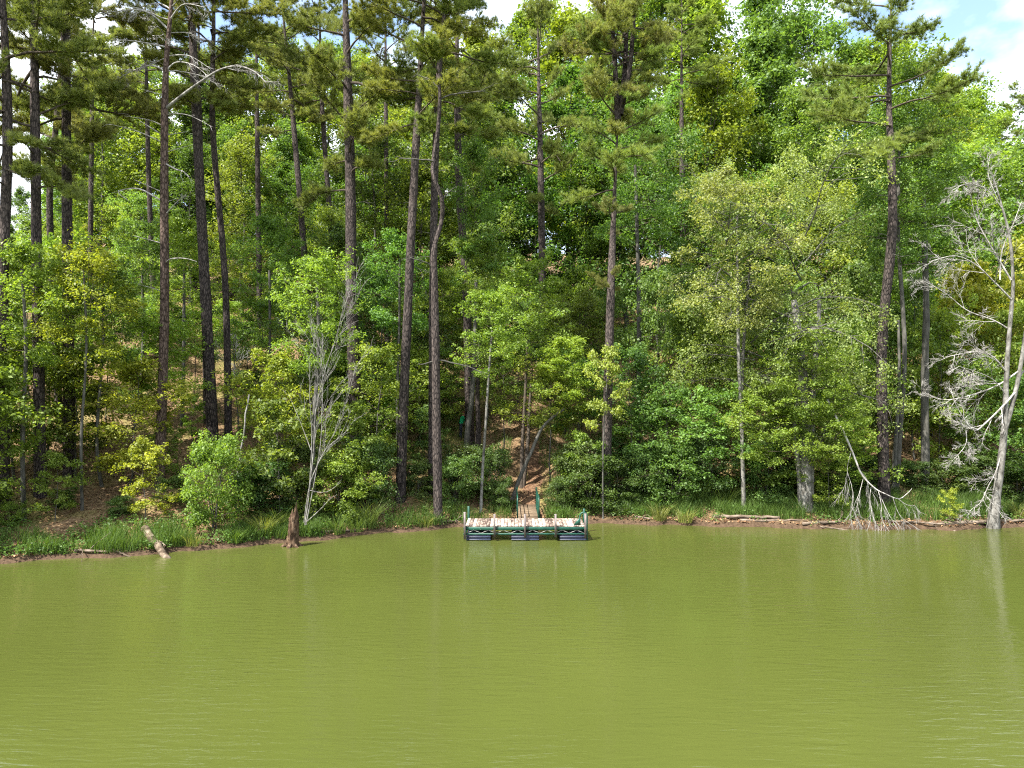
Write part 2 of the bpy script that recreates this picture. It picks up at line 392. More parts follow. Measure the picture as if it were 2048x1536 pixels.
# ------------------------------------------------------------------ foliage generators
def leaves(g, C, Nrm, D, L, W, tone, fold=0.12):
    """diamond leaves: centre C, normal N, direction D"""
    D = nrm(D - (D * Nrm).sum(-1, keepdims=True) * Nrm); S = np.cross(Nrm, D)
    L = L[:, None]; W = W[:, None]
    a = C - D * L * .5; t = C + D * L * .5 - Nrm * L * .12
    l = C + S * W * .5 - D * L * .05 + Nrm * W * fold; r = C - S * W * .5 - D * L * .05 + Nrm * W * fold
    V = np.stack([a, r, t, l], 1).reshape(-1, 3); n = len(C)
    q = np.arange(n * 4).reshape(n, 4)
    g.add(V, q, None, np.repeat(tone, 4))

def spray(g, rs, C, rad, n, L, flat=0.6, droop=0.3, tilt=0.8, tonebase=0.5):
    """one loose leaf cluster round C, drooping at its rim"""
    n = max(3, n); o = rs.randn(n, 3); o = nrm(o) * (rad * rs.rand(n) ** .45)[:, None]
    o[:, 2] = o[:, 2] * flat - droop * (o[:, 0] ** 2 + o[:, 1] ** 2) / max(rad, .1)
    Nn = nrm(np.stack([rs.randn(n) * tilt + o[:, 0] / rad * .5, rs.randn(n) * tilt + o[:, 1] / rad * .5, np.ones(n) * .9], -1))
    D = np.stack([o[:, 0] / rad + .8 * rs.randn(n), o[:, 1] / rad + .8 * rs.randn(n), -.5 + .4 * rs.randn(n)], -1)
    tone = np.clip(tonebase + rs.randn(n) * .2, 0, 1)
    LL = L * (0.5 + .85 * rs.rand(n))
    leaves(g, C + o, Nn, D, LL, LL * (.5 + .22 * rs.rand(n)), tone)

def bend(p0, d0, length, n, rs, droop=0.0, wob=0.08):
    """polyline growing from p0 along d0"""
    pts = [np.array(p0, float)]; d = nrm(d0)
    for i in range(n - 1):
        d = nrm(d + wob * rs.randn(3) + np.array([0, 0, -droop / n]))
        pts.append(pts[-1] + d * length / (n - 1))
    return np.array(pts)
def along(pts, s):
    x = s * (len(pts) - 1); i = min(int(x), len(pts) - 2)
    return lerp(pts[i], pts[i + 1], x - i), nrm(pts[i + 1] - pts[i])

def broadleaf(seed, H, Rad, cb=.3, limbs=16, per=9, nleaf=42, L=.15, r0=.14, spr=.75, elev=(8, 60), droop=.35, flat=.35, twig_droop=0.0, bark='grey_bark', stems=1, lean=0.0, top=.93, low=.35, ldroop=.2):
    rs = R(seed); gt, gl = Geo(), Geo(); gb = Geo()
    for st in range(stems):
        az0 = 2 * math.pi * st / max(stems, 1) + rs.rand()
        sp = (0.0 if stems == 1 else .22)
        n = 9; zz = np.linspace(0, 1, n)
        ax = np.stack([np.cumsum(rs.randn(n)) * .018 * H * .4 + sp * H * np.cos(az0) * zz ** 1.2 + lean * zz * H, np.cumsum(rs.randn(n)) * .018 * H * .4 + sp * H * np.sin(az0) * zz ** 1.2, zz * H * top - .25 * (zz == 0)], -1)
        ax[0, :2] = ax[0, :2] * 0 + (0 if stems == 1 else .12) * np.array([math.cos(az0), math.sin(az0)])
        rr = r0 * (1.0 - .88 * zz) * (1 if stems == 1 else .6); rr[0] *= 1.35
        gt.tube(ax, rr, 8 if r0 > .1 else 6, rough=.04, rs=rs)
        nl = max(3, limbs // stems)
        for i in range(nl):
            u = (i + rs.rand()) / nl
            p0, td = along(ax, min(cb + (1 - cb) * u * .98, .999))
            az = i * 2.39996 + rs.rand() * .8 + az0
            prof = low + (1 - low) * math.sin(math.pi * min(.10 + u * .82, 1)) ** .8
            if u > .8: prof *= lerp(1, .45, (u - .8) / .2)
            Ln = Rad * prof * (.5 + .75 * rs.rand())
            el = math.radians(lerp(elev[0], elev[1], u) + rs.randn() * 9)
            d0 = np.array([math.cos(az) * math.cos(el), math.sin(az) * math.cos(el), math.sin(el)])
            pl = bend(p0, d0, Ln, 6, rs, twig_droop, .10)
            lr = max(.012, r0 * .34 * (1 - .6 * u) * (Ln / Rad))
            gb.tube(pl, np.linspace(lr, lr * .25, 6), 4)
            tb = .5 + rs.randn() * .10
            for j in range(per):
                s = .28 + .72 * (j + rs.rand()) / per
                pj, tj = along(pl, min(s, .999))
                side = nrm(np.cross(tj, [0, 0, 1])) * (1 if j % 2 else -1)
                tl = Ln * (.20 + .26 * rs.rand()) * (1.25 - .6 * s)
                dj = nrm(side + .7 * tj + np.array([0, 0, .55 * rs.randn() + .15]))
                tw = bend(pj, dj, tl, 3, rs, twig_droop * .8, .12)
                gb.tube(tw, [lr * .3 + .004, lr * .2 + .003, .003], 3)
                rad = spr * (.45 + .7 * rs.rand())
                if rs.rand() < .5: spray(gl, rs, tw[1], rad * .6, int(nleaf * .35), L, flat, droop, .8, tb + .10 * rs.randn())
                spray(gl, rs, tw[-1], rad, int(nleaf * (.6 + .8 * rs.rand())), L, flat, droop, .8, tb + .10 * rs.randn())
            spray(gl, rs, pl[-1], spr * .7, nleaf, L, flat, droop, .8, tb + .08)
        spray(gl, rs, ax[-1] + np.array([0, 0, .1]), spr * .8, nleaf, L, flat, droop, .8, .6)
    nm = f'broadleaf_{seed}'
    return dict(trunk=gt.mesh('trunk', M[bark], True), branches=gb.mesh('branches', M['dark_twig' if bark != 'pale_bark' else 'grey_bark'], True), crown=gl.mesh('crown', M['leaf']), H=H)

def needles(g, rs, C, D, n, L, W, tone):
    """needle tufts: n needles at each point C, fanned about direction D"""
    m = len(C); Cn = np.repeat(C, n, 0); Dn = nrm(np.repeat(D, n, 0) + .62 * rs.randn(m * n, 3))
    side = nrm(np.cross(Dn, rs.randn(m * n, 3)))
    ll = L * (.65 + .6 * rs.rand(m * n))[:, None]
    V = np.stack([Cn - side * W, Cn + side * W, Cn + Dn * ll], 1).reshape(-1, 3)
    t = np.clip(np.repeat(tone, n) + rs.randn(m * n) * .13, 0, 1)
    g.add(V, None, np.arange(m * n * 3).reshape(-1, 3), np.repeat(t, 3))

def pine_crown(seed, Hc, Lmax, nb=34, dense=1.0, nn=13, flat_top=.3):
    rs = R(seed); gb, gn = Geo(), Geo()
    for i in range(nb):
        h = ((i + rs.rand()) / nb) ** .92
        if h > .985: h = .985
        az = i * 2.39996 + rs.randn() * .5
        prof = (.55 + .45 * min(h / .25, 1)) if h < .25 else lerp(1.0, flat_top, ((h - .25) / .75) ** 1.1)
        Ln = Lmax * prof * (.55 + .6 * rs.rand())
        el = math.radians(lerp(8, 42, h) + rs.randn() * 10)
        d0 = np.array([math.cos(az) * math.cos(el), math.sin(az) * math.cos(el), math.sin(el)])
        n = 8; pts = [np.array([0, 0, h * Hc])]; d = d0.copy()
        for k in range(n - 1):
            d = nrm(d + .11 * rs.randn(3) + np.array([0, 0, -.10 if k < 3 else .07]))
            pts.append(pts[-1] + d * Ln / (n - 1))
        pts = np.array(pts); br = .022 + .012 * Ln
        gb.tube(pts, np.linspace(br, .008, n), 5)
        ns = int((5 + Ln * 2.6) * dense); C, D = [], []
        tb = .5 + rs.randn() * .08
        for j in range(ns):
            s = .32 + .68 * (j + rs.rand()) / ns
            p, t = along(pts, min(s, .999))
            side = nrm(np.cross(t, [0, 0, 1])) * (1 if j % 2 else -1)
            sl = Ln * (.16 + .22 * rs.rand()) * (1.35 - .75 * s) + .15
            sd = nrm(side * (.7 + .3 * rs.rand()) + t * .8 + np.array([0, 0, .12 + .18 * rs.randn()]))
            tw = bend(p, sd, sl, 4, rs, -.25, .14)
            gb.tube(tw, np.linspace(.011, .004, 4), 3)
            m = max(3, int(sl / .105))
            for q in range(m):
                pp, tt = along(tw, min(.25 + .75 * (q + rs.rand()) / m, .999))
                C.append(pp + .05 * rs.randn(3)); D.append(tt * .55 + np.array([0, 0, .75]) + .3 * rs.randn(3))
        for q in range(int(Ln * 5)):
            pp, tt = along(pts, min(.55 + .45 * rs.rand(), .999)); C.append(pp + .05 * rs.randn(3)); D.append(tt * .5 + np.array([0, 0, .8]) + .3 * rs.randn(3))
        C = np.array(C); D = nrm(np.array(D))
        needles(gn, rs, C, D, int(nn * 1.35), .26, .0115, np.clip(tb + .1 * rs.randn(len(C)), 0, 1))
    return dict(branches=gb.mesh('branches', M['dark_twig'], True), crown=gn.mesh('crown', M['needle']), H=Hc)

def twiggy(g, rs, p0, d0, L, r, depth, droop=0.0, spread=.75, kids=(4, 6), upturn=0.0, n=6, k=5, wob=.13, start=.2):
    """bare branch with side twigs, recursively"""
    pts = bend(p0, d0, L, n, rs, droop, wob)
    g.tube(pts, np.linspace(r, max(r * .28, .004), n), k)
    if depth <= 0: return pts
    side_twigs(g, rs, pts, L, r, depth, droop, spread, kids, upturn, start)
    return pts
def side_twigs(g, rs, pts, L, r, depth, droop, spread, kids, upturn, start=.2, kl=.45):
    m = rs.randint(kids[0], kids[1] + 1)
    for j in range(m):
        s = start + (1 - start) * (j + rs.rand()) / m
        p, t = along(pts, min(s, .99))
        sd = nrm(np.cross(t, rs.randn(3)))
        d = nrm(t + spread * sd * (.6 + .7 * rs.rand()) + np.array([0, 0, upturn]))
        twiggy(g, rs, p, d, L * kl * (.6 + .7 * rs.rand()) * (1.15 - .5 * s), max(r * .5 * (1 - .4 * s), .0055), depth - 1, droop, spread, kids, upturn, 5, 4 if depth > 1 else 3, .15)
def smooth_line(ctrl, n):
    c = np.asarray(ctrl, float); m = len(c)
    t = np.linspace(0, m - 1, n); out = []
    for x in t:
        i = min(int(x), m - 2); f = x - i
        p0 = c[max(i - 1, 0)]; p1 = c[i]; p2 = c[i + 1]; p3 = c[min(i + 2, m - 1)]
        out.append(.5 * ((2 * p1) + (-p0 + p2) * f + (2 * p0 - 5 * p1 + 4 * p2 - p3) * f * f + (-p0 + 3 * p1 - 3 * p2 + p3) * f ** 3))
    return np.array(out)

# ------------------------------------------------------------------ prototypes (mesh data shared by the copies)
TALL = [broadleaf(101 + i, 20, 4.6, cb=.2, limbs=34, per=11, nleaf=46, L=.22, r0=.17, spr=.85, elev=(5, 65), droop=.15, flat=.8) for i in range(4)]
POP = [broadleaf(121 + i, 22, 3.9, cb=.18, limbs=38, per=10, nleaf=46, L=.25, r0=.18, spr=.8, elev=(20, 70), droop=.1, flat=.9) for i in range(2)]
MID = [broadleaf(141 + i, 13, 3.5, cb=.16, limbs=32, per=11, nleaf=34, L=.17, r0=.10, spr=.7, elev=(0, 62), droop=.2, flat=.75) for i in range(5)]
UND = [broadleaf(161 + i, 7.5, 2.6, cb=.16, limbs=26, per=10, nleaf=32, L=.145, r0=.055, spr=.55, elev=(0, 58), droop=.25, flat=.6) for i in range(5)]
UNH = [broadleaf(171 + i, 8.5, 2.7, cb=.5, limbs=20, per=10, nleaf=32, L=.145, r0=.06, spr=.55, elev=(2, 55), droop=.25, flat=.55) for i in range(3)]
SAP = [broadleaf(181 + i, 4.2, 1.35, cb=.15, limbs=16, per=7, nleaf=26, L=.13, r0=.03, spr=.38, elev=(5, 60), droop=.3, flat=.6) for i in range(3)]
SHR = [broadleaf(201 + i, 2.3, 1.5, cb=.06, limbs=28, per=9, nleaf=38, L=.095, r0=.04, spr=.36, elev=(0, 72), droop=.2, flat=.7, stems=4) for i in range(4)]
RIV = broadleaf(221, 17.5, 5.8, cb=.22, limbs=54, per=15, nleaf=44, L=.125, r0=.2, spr=.62, elev=(12, 66), droop=.45, flat=.8, twig_droop=.9, bark='pale_bark', stems=3)
RIV2 = broadleaf(222, 9.5, 3.7, cb=.2, limbs=34, per=12, nleaf=40, L=.125, r0=.12, spr=.55, elev=(5, 58), droop=.45, flat=.7, twig_droop=.8, bark='pale_bark', stems=2)
PCR = [pine_crown(301 + i, 15, 4.3, nb=30, dense=1.8, nn=18) for i in range(4)] + [pine_crown(311 + i, 11, 3.7, nb=24, dense=1.5, nn=17) for i in range(2)]
SPARSE = pine_crown(331, 12, 4.5, nb=22, dense=1.6, nn=18)
PCR.append(SPARSE)
BOUGH = [pine_crown(321 + i, 1.6, 3.0, nb=4, dense=1.4, nn=16, flat_top=.8) for i in range(3)]

# foliage colours (linear)
MAPLE = (0.165, 0.240, 0.040); OAK = (0.112, 0.195, 0.044); POPLAR = (0.190, 0.250, 0.036); RIVER = (0.205, 0.265, 0.085)
LIME = (0.235, 0.28, 0.036); HOLLY = (0.075, 0.122, 0.030); DEEP = (0.088, 0.158, 0.040); NEEDLE = (0.195, 0.235, 0.062); YOUNG = (0.26, 0.31, 0.065)
COLNAME = {MAPLE: 'fresh green', OAK: 'mid green', POPLAR: 'light yellow-green', RIVER: 'pale green', LIME: 'lime green', HOLLY: 'very dark green', DEEP: 'deep green', YOUNG: 'pale yellow-green'}

def jit(c, rs, a=.13):
    k = 1 + a * rs.randn(); return tuple(float(np.clip(v * k * (1 + .05 * rs.randn()), .005, .5)) for v in c)
SEED = R(7)
def plant_tree(proto, name, cat, px, d, H, color, label, group=None, rotz=None, lean=(0, 0), sx=1.0, bark_parts=True):
    x = PX(px, d); s = H / proto['H']
    t = thing(name, label, cat, (x, d, float(ground(x, d)) - .05), 0, group)
    t.rotation_euler = (lean[0], lean[1], SEED.rand() * 6.28 if rotz is None else rotz)
    t.scale = (s * sx, s * sx, s)
    obj('trunk', proto['trunk'], t)
    obj('branches', proto['branches'], t)
    obj('crown', proto['crown'], t, color=jit(color, SEED))
    return t

# ------------------------------------------------------------------ floating dock
def make_dock():
    x0, x1, yf, yb, zt = -2.06, 3.24, 30.06, 31.95, 0.655
    t = thing('floating_dock', 'floating dock with bleached plank deck and green steel truss on dark floats', 'dock', ((x0 + x1) / 2, (yf + yb) / 2, 0))
    ox, oy = t.location.x, t.location.y
    def put(name, g, m, parent=t, smooth=False):
        return obj(name, g.mesh(name, m, smooth), parent, (0, 0, 0))
    rs = R(5); npk = 34; w = (x1 - x0) / npk
    for i in range(npk):
        g = Geo(); cx = x0 + (i + .5) * w
        rot = Matrix.Rotation(rs.randn() * .004, 3, 'Z')
        g.box((cx - ox, (yf + yb) / 2 - oy + rs.randn() * .006, zt - .02 + rs.randn() * .003), (w - .014, yb - yf + .05, .04), rot, .006, tone=rs.rand())
        put('plank', g, M['plank'])
    # top frame and lower rail
    for (y, nm) in ((yf - .01, 'frame_rail'), (yb - .01, 'frame_rail')):
        g = Geo(); g.box(((x0 + x1) / 2 - ox, y - oy, zt - .115), (x1 - x0 + .04, .05, .14), None, .008); put(nm, g, M['green_paint'])
        g = Geo(); g.box(((x0 + x1) / 2 - ox, y - oy, zt - .355), (x1 - x0 + .04, .05, .07), None, .008); put('lower_rail', g, M['green_paint'])
    for x in (x0 + .005, x1 - .005):
        g = Geo(); g.box((x - ox, (yf + yb) / 2 - oy, zt - .115), (.05, yb - yf - .08, .14), None, .008); put('frame_rail', g, M['green_paint'])
        g = Geo(); g.box((x - ox, (yf + yb) / 2 - oy, zt - .355), (.05, yb - yf - .08, .07), None, .008); put('lower_rail', g, M['green_paint'])
    for y in (yf - .005, yb - .005):
        n = 16; xs = np.linspace(x0 + .06, x1 - .06, n + 1)
        for i in range(n):
            g = Geo(); za, zb = (zt - .19, zt - .32) if i % 2 else (zt - .32, zt - .19)
            g.tube([[xs[i] - ox, y - oy, za], [xs[i + 1] - ox, y - oy, zb]], .011, 6, cap=True); put('truss_bar', g, M['bar'])
    for x in (x0 + .02, (x0 * 2 + x1) / 3, (x0 + x1 * 2) / 3, x1 - .02):
        g = Geo(); g.box((x - ox, (yf + yb) / 2 - oy, zt - .09), (.06, yb - yf - .1, .09)); put('joist', g, M['green_paint'])
    # dark plastic floats with moulded ridges
    for (a, b) in ((932, 981), (1023, 1078), (1120, 1173)):
        g = Geo(); xa, xb = PX(a, 30), PX(b, 30); cx = (xa + xb) / 2 - ox; W = xb - xa
        g.box((cx, (yf + yb) / 2 - oy, .12), (W, yb - yf - .06, .29), None, .045)
        fl = put('float', g, M['float'])
        for z in (.05, .165):
            r = Geo(); r.box((cx, yf + .02 - oy, z), (W + .02, .07, .035), None, .012); put('ridge', r, M['float'], fl)
    # posts along the front, one tall at the near corner
    for px, top, bot in ((929.5, 1024, 1078), (989, 1028, 1074), (1050, 1028, 1074), (1111, 1028, 1074), (1170.5, 1027, 1076)):
        g = Geo(); zt2 = HC - (top - 800) * 30 / F; zb2 = HC - (bot - 800) * 30 / F
        x = PX(px, 30) - ox; y = yf - .10 - oy; s = .085
        # square tube: four walls round a hollow top
        for dx, dy, sx, sy in ((-s / 2 + .006, 0, .012, s), (s / 2 - .006, 0, .012, s), (0, -s / 2 + .006, s - .026, .012), (0, s / 2 - .006, s - .026, .012)):
            g.box((x + dx, y + dy, (zt2 + zb2) / 2), (sx, sy, zt2 - zb2))
        po = put('post', g, M['steel'])
        c = Geo(); c.box((x, y + .012, zt2 - .012), (s + .03, s * .8, .018)); put('cap', c, M['bar'], po)
        for z in (zt - .10, zt - .355):
            c = Geo(); c.box((x, y + s / 2 + .006, z), (s + .05, .018, .06)); put('clamp', c, M['green_paint'], po)
    # pair of posts behind at the left end
    for px, m, hh in ((936.5, 'green_paint', 1.12), (1169, 'green_paint', 1.0)):
        g = Geo(); x = PX(px, 31.8) - ox; g.box((x, yb + .07 - oy, hh / 2 + .1), (.09, .09, hh), None, .01); put('post', g, M[m])
    # swim ladder: hooped green rails with a gusset plate, both sides of the steps
    for yy in (yf + .16,):
        g = Geo(); a = np.linspace(math.pi, 0, 12); cx = 3.17 - ox; rr = .155
        pts = [[cx - rr - .03, yy - oy, zt + .02], [cx - rr - .02, yy - oy, zt + .24]] + [[cx + rr * math.cos(v), yy - oy, zt + .40 + rr * 1.05 * math.sin(v)] for v in a] + [[cx + rr, yy - oy, zt + .1], [cx + rr, yy - oy, -.45]]
        g.tube(pts, .036, 8, cap=True); put('ladder_rail', g, M['green_paint'], smooth=True)
        g = Geo(); bx = cx - rr
        tri = np.array([[bx - .30, 0, zt + .004], [bx + .02, 0, zt + .004], [bx + .02, 0, zt + .30], [bx - .06, 0, zt + .30]])
        V = np.vstack([tri + [0, yy - oy - .03, 0], tri + [0, yy - oy + .03, 0]])
        g.add(V, [[0, 1, 2, 3], [7, 6, 5, 4], [0, 4, 5, 1], [1, 5, 6, 2], [2, 6, 7, 3], [3, 7, 4, 0]]); put('gusset', g, M['green_paint'])
make_dock()

def make_gangway():
    y0, y1, xa, xb, z0, z1 = 32.03, 36.1, 0.26, 1.27, .60, .66
    t = thing('gangway', 'narrow gangway with green handrails joining the dock to the shore path', 'gangway', ((xa + xb) / 2, y0, 0))
    ox, oy = t.location.x, y0
    rs = R(9); n = 26
    for i in range(n):
        g = Geo(); y = lerp(y0, y1, (i + .5) / n); z = lerp(z0, z1, (i + .5) / n)
        g.box(((xa + xb) / 2 - ox + rs.randn() * .006, y - oy, z), (xb - xa - .07, (y1 - y0) / n - .012, .035), None, .005, tone=rs.rand())
        obj('plank', g.mesh('plank', M['ramp']), t)
    for x in (xa, xb):
        g = Geo(); g.box((x - ox, (y0 + y1) / 2 - oy, (z0 + z1) / 2 - .02), (.05, y1 - y0, .13), Matrix.Rotation(math.atan2(z1 - z0, y1 - y0), 3, 'X'), .008)
        obj('side_beam', g.mesh('side_beam', M['green_paint']), t)
        g = Geo(); a = np.linspace(0, math.pi / 2, 5)
        top = 1.62
        pts = [[x - ox, .05, z0 + .05], [x - ox, .05, top - .2]] + [[x - ox, .05 + .2 * (1 - math.cos(v)), top - .2 + .2 * math.sin(v)] for v in a] + [[x - ox, y1 - y0 - .35, top], [x - ox, y1 - y0 - .1, top - .12], [x - ox, y1 - y0 - .05, z1 + .05]]
        g.tube(pts, .034, 8, cap=True); obj('handrail', g.mesh('handrail', M['green_paint'], True), t)
        for z in (.95, 1.28):
            g = Geo(); g.tube([[x - ox, .06, z], [x - ox, y1 - y0 - .06, z]], .022, 6, cap=True); obj('mid_rail', g.mesh('mid_rail', M['green_paint'], True), t)
        for k in range(1, 8):
            y = (y1 - y0) * k / 8; g = Geo(); g.tube([[x - ox, y, z0], [x - ox, y, 1.61]], .016, 6); obj('baluster', g.mesh('baluster', M['green_paint'], True), t)
make_gangway()

# ------------------------------------------------------------------ person in the green shirt, bending towards the trunk
def make_person():
    d = 44.5; x = PX(922, d); z = float(ground(x, d))
    body = bpy.data.meshes.new('body')
    V, E, RR = [], [], []
    def v(p, r): V.append(p); RR.append(r); return len(V) - 1
    def chain(a, pts):
        for p, r in pts:
            b = v(p, r); E.append((a, b)); a = b
        return a
    pel = v((0, 0, .93), .15)
    ch = chain(pel, [((.03, 0, 1.06), .135), ((.07, 0, 1.20), .15), ((.11, 0, 1.34), .155), ((.145, 0, 1.44), .10)])
    nk = chain(ch, [((.165, 0, 1.50), .055), ((.185, 0, 1.56), .07), ((.205, 0, 1.625), .095), ((.215, 0, 1.69), .092), ((.21, 0, 1.74), .05)])
    chain(len(V) - 3, [((.30, 0, 1.615), .022)])       # nose
    sh = 3
    for s in (-1, 1):
        a = chain(sh, [((.12, .17 * s, 1.39), .07), ((.20, .22 * s, 1.24), .052), ((.26, .23 * s, 1.11), .044), ((.38, .20 * s, 1.08), .038), ((.48, .17 * s, 1.10), .028), ((.53, .165 * s, 1.105), .030), ((.57, .16 * s, 1.105), .024)])
        palm = a - 1
        for k, (dy, ln) in enumerate(((-.033, .07), (-.011, .085), (.011, .08), (.033, .06))):
            chain(a, [((.60, .16 * s + dy, 1.105), .009), ((.60 + ln * .5, .16 * s + dy, 1.095), .0085), ((.60 + ln * .8, .16 * s + dy, 1.07), .007)])
        chain(palm, [((.545, .125 * s, 1.11), .010), ((.575, .11 * s, 1.10), .008)])
        b = chain(pel, [((-.01, .09 * s, .86), .105), ((.04 * s, .10 * s, .66), .085), ((.05 * s + .01, .105 * s, .48), .062), ((.05 * s - .02, .105 * s, .30), .058), ((.05 * s - .02, .105 * s, .09), .042), ((.05 * s + .06, .11 * s, .035), .038), ((.05 * s + .15, .11 * s, .03), .030)])
    body.from_pydata(V, E, [])
    o = bpy.data.objects.new('body', body); COL.objects.link(o)
    sk = o.modifiers.new('skin', 'SKIN'); sk.use_smooth_shade = True
    for i, r in enumerate(RR): body.skin_vertices[0].data[i].radius = (r, r * (1.18 if 1 <= i <= 3 else 1.0))
    body.skin_vertices[0].data[0].use_root = True
    su = o.modifiers.new('sub', 'SUBSURF'); su.levels = 2; su.render_levels = 2
    dg = bpy.context.evaluated_depsgraph_get()
    me = bpy.data.meshes.new_from_object(o.evaluated_get(dg)); me.name = 'body'
    bpy.data.objects.remove(o)
    for m in ('skin', 'shirt', 'shorts', 'dark_twig'): me.materials.append(M[m])
    for p in me.polygons:
        c = p.center; k = 0
        if c.z < .10: k = 3
        elif c.z < .98 and c.x < .22: k = 2
        elif c.z < 1.47 and not (c.x > .23 and abs(c.y) > .09): k = 1
        p.material_index = k; p.use_smooth = True
    t = thing('person', 'person in a bright green shirt beside a grey trunk above the dock', 'person', (x, d, z), .15)
    obj('body', me, t)
    g = Geo(); rs = R(3); a = np.linspace(0, 2 * math.pi, 13)[:-1]; rows = []
    for k, (zz, rr) in enumerate(((1.60, .100), (1.66, .113), (1.72, .105), (1.765, .075), (1.785, .02))):
        for q in a:
            back = .5 - .5 * math.cos(q); cut = 0.0 if (zz > 1.67 or math.cos(q) < .2) else -.03
            rows.append([.195 + (rr + cut) * math.cos(q) * 1.02, (rr + cut) * .92 * math.sin(q), zz + .004 * rs.randn()])
    q = [[r * 12 + k, r * 12 + (k + 1) % 12, r * 12 + 12 + (k + 1) % 12, r * 12 + 12 + k] for r in range(4) for k in range(12)]
    g.add(rows, q); obj('hair', g.mesh('hair', M['hair'], True), t)
    for s in (-1, 1):
        g = Geo(); g.tube([[.287, .034 * s, 1.645], [.297, .034 * s, 1.645]], .009, 6, cap=True); obj('eye', g.mesh('eye', M['dark_twig']), t)
        g = Geo(); g.tube([[.20, .092 * s, 1.60], [.19, .103 * s, 1.63], [.205, .094 * s, 1.655]], .013, 6, cap=True); obj('ear', g.mesh('ear', M['skin']), t)
    g = Geo(); g.tube([[.280, -.025, 1.572], [.288, 0, 1.570], [.280, .025, 1.572]], .006, 6, cap=True); obj('mouth', g.mesh('mouth', M['hair']), t)
make_person()

# ------------------------------------------------------------------ pines (trunk lines read off the photograph, each at its own depth)
def pine(label, d, line, w, crown_py, H=None, proto=0, cscale=1.0, bark='pine_bark', name='pine_tree', color=NEEDLE, stubs=7, dead=False, seed=1, prongs=None):
    """line: (px, py) from the base upwards; w: trunk width in photo pixels at mid height"""
    rs = R(seed * 13 + 5)
    bx = PX(line[0][0], d); gz = float(ground(bx, d))
    base = np.array([bx, d, gz])
    ctrl = [np.array([0, 0, -.3])]
    for (px, py) in line[1:]:
        p = P(px, py, d) - base
        if p[2] > ctrl[-1][2] + .8: ctrl.append(p)
    top = H if H else 31.0 - rs.rand() * 2
    dirn = nrm(ctrl[-1] - ctrl[-2])
    if ctrl[-1][2] < top: ctrl.append(ctrl[-1] + dirn * (top - ctrl[-1][2]) / max(dirn[2], .5))
    ctrl = np.array(ctrl); ctrl[1:, 1] += .25 * rs.randn(len(ctrl) - 1)
    pts = smooth_line(ctrl, 26); r = w * d / F / 2 * .9
    zf = np.clip(pts[:, 2] / top, 0, 1)
    rad = r * (1.22 - .55 * zf); rad[zf > .6] *= (1 - (zf[zf > .6] - .6) / .4 * .88); rad[0] *= 1.22; rad[1] *= 1.04
    t = thing(name, label, 'tree', tuple(base), 0, 'pines')
    g = Geo(); g.tube(pts, rad, 12, np.repeat(.15 + .9 * zf + .08 * rs.randn(len(zf)), 12), rough=.025, rs=rs)  # bark tone lightens with height: sunlit upper trunk put into the colour
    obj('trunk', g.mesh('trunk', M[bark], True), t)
    zc = HC + (HOR - crown_py) * d / F - gz
    def at(z):
        i = int(np.clip(np.searchsorted(pts[:, 2], z), 1, len(pts) - 1)); f = (z - pts[i - 1, 2]) / max(pts[i, 2] - pts[i - 1, 2], 1e-6)
        return lerp(pts[i - 1], pts[i], f), nrm(pts[i] - pts[i - 1])
    if not dead:
        pr = PCR[proto]; c, _ = at(zc); axv = Vector(tuple(pts[-1] - c)); s = axv.length / pr['H']
        qn = Vector((0, 0, 1)).rotation_difference(axv.normalized()) @ Quaternion((0, 0, 1), rs.rand() * 6.28)
        k = cscale
        obj('branches', pr['branches'], t, tuple(c), qn, (k, k, s))
        obj('crown', pr['crown'], t, tuple(c), qn, (k, k, s), jit(color, rs, .08))
        for i in range(stubs):
            g = Geo(); z = zc * (.45 + .55 * rs.rand()); p, _ = at(z); az = rs.rand() * 6.28
            twiggy(g, rs, p, (math.cos(az), math.sin(az), .15), .4 + 1.1 * rs.rand(), .018, 1, .3, .6, (1, 3))
            obj('dead_stub', g.mesh('dead_stub', M['grey_bark']), t)
    return t, pts, at, rs

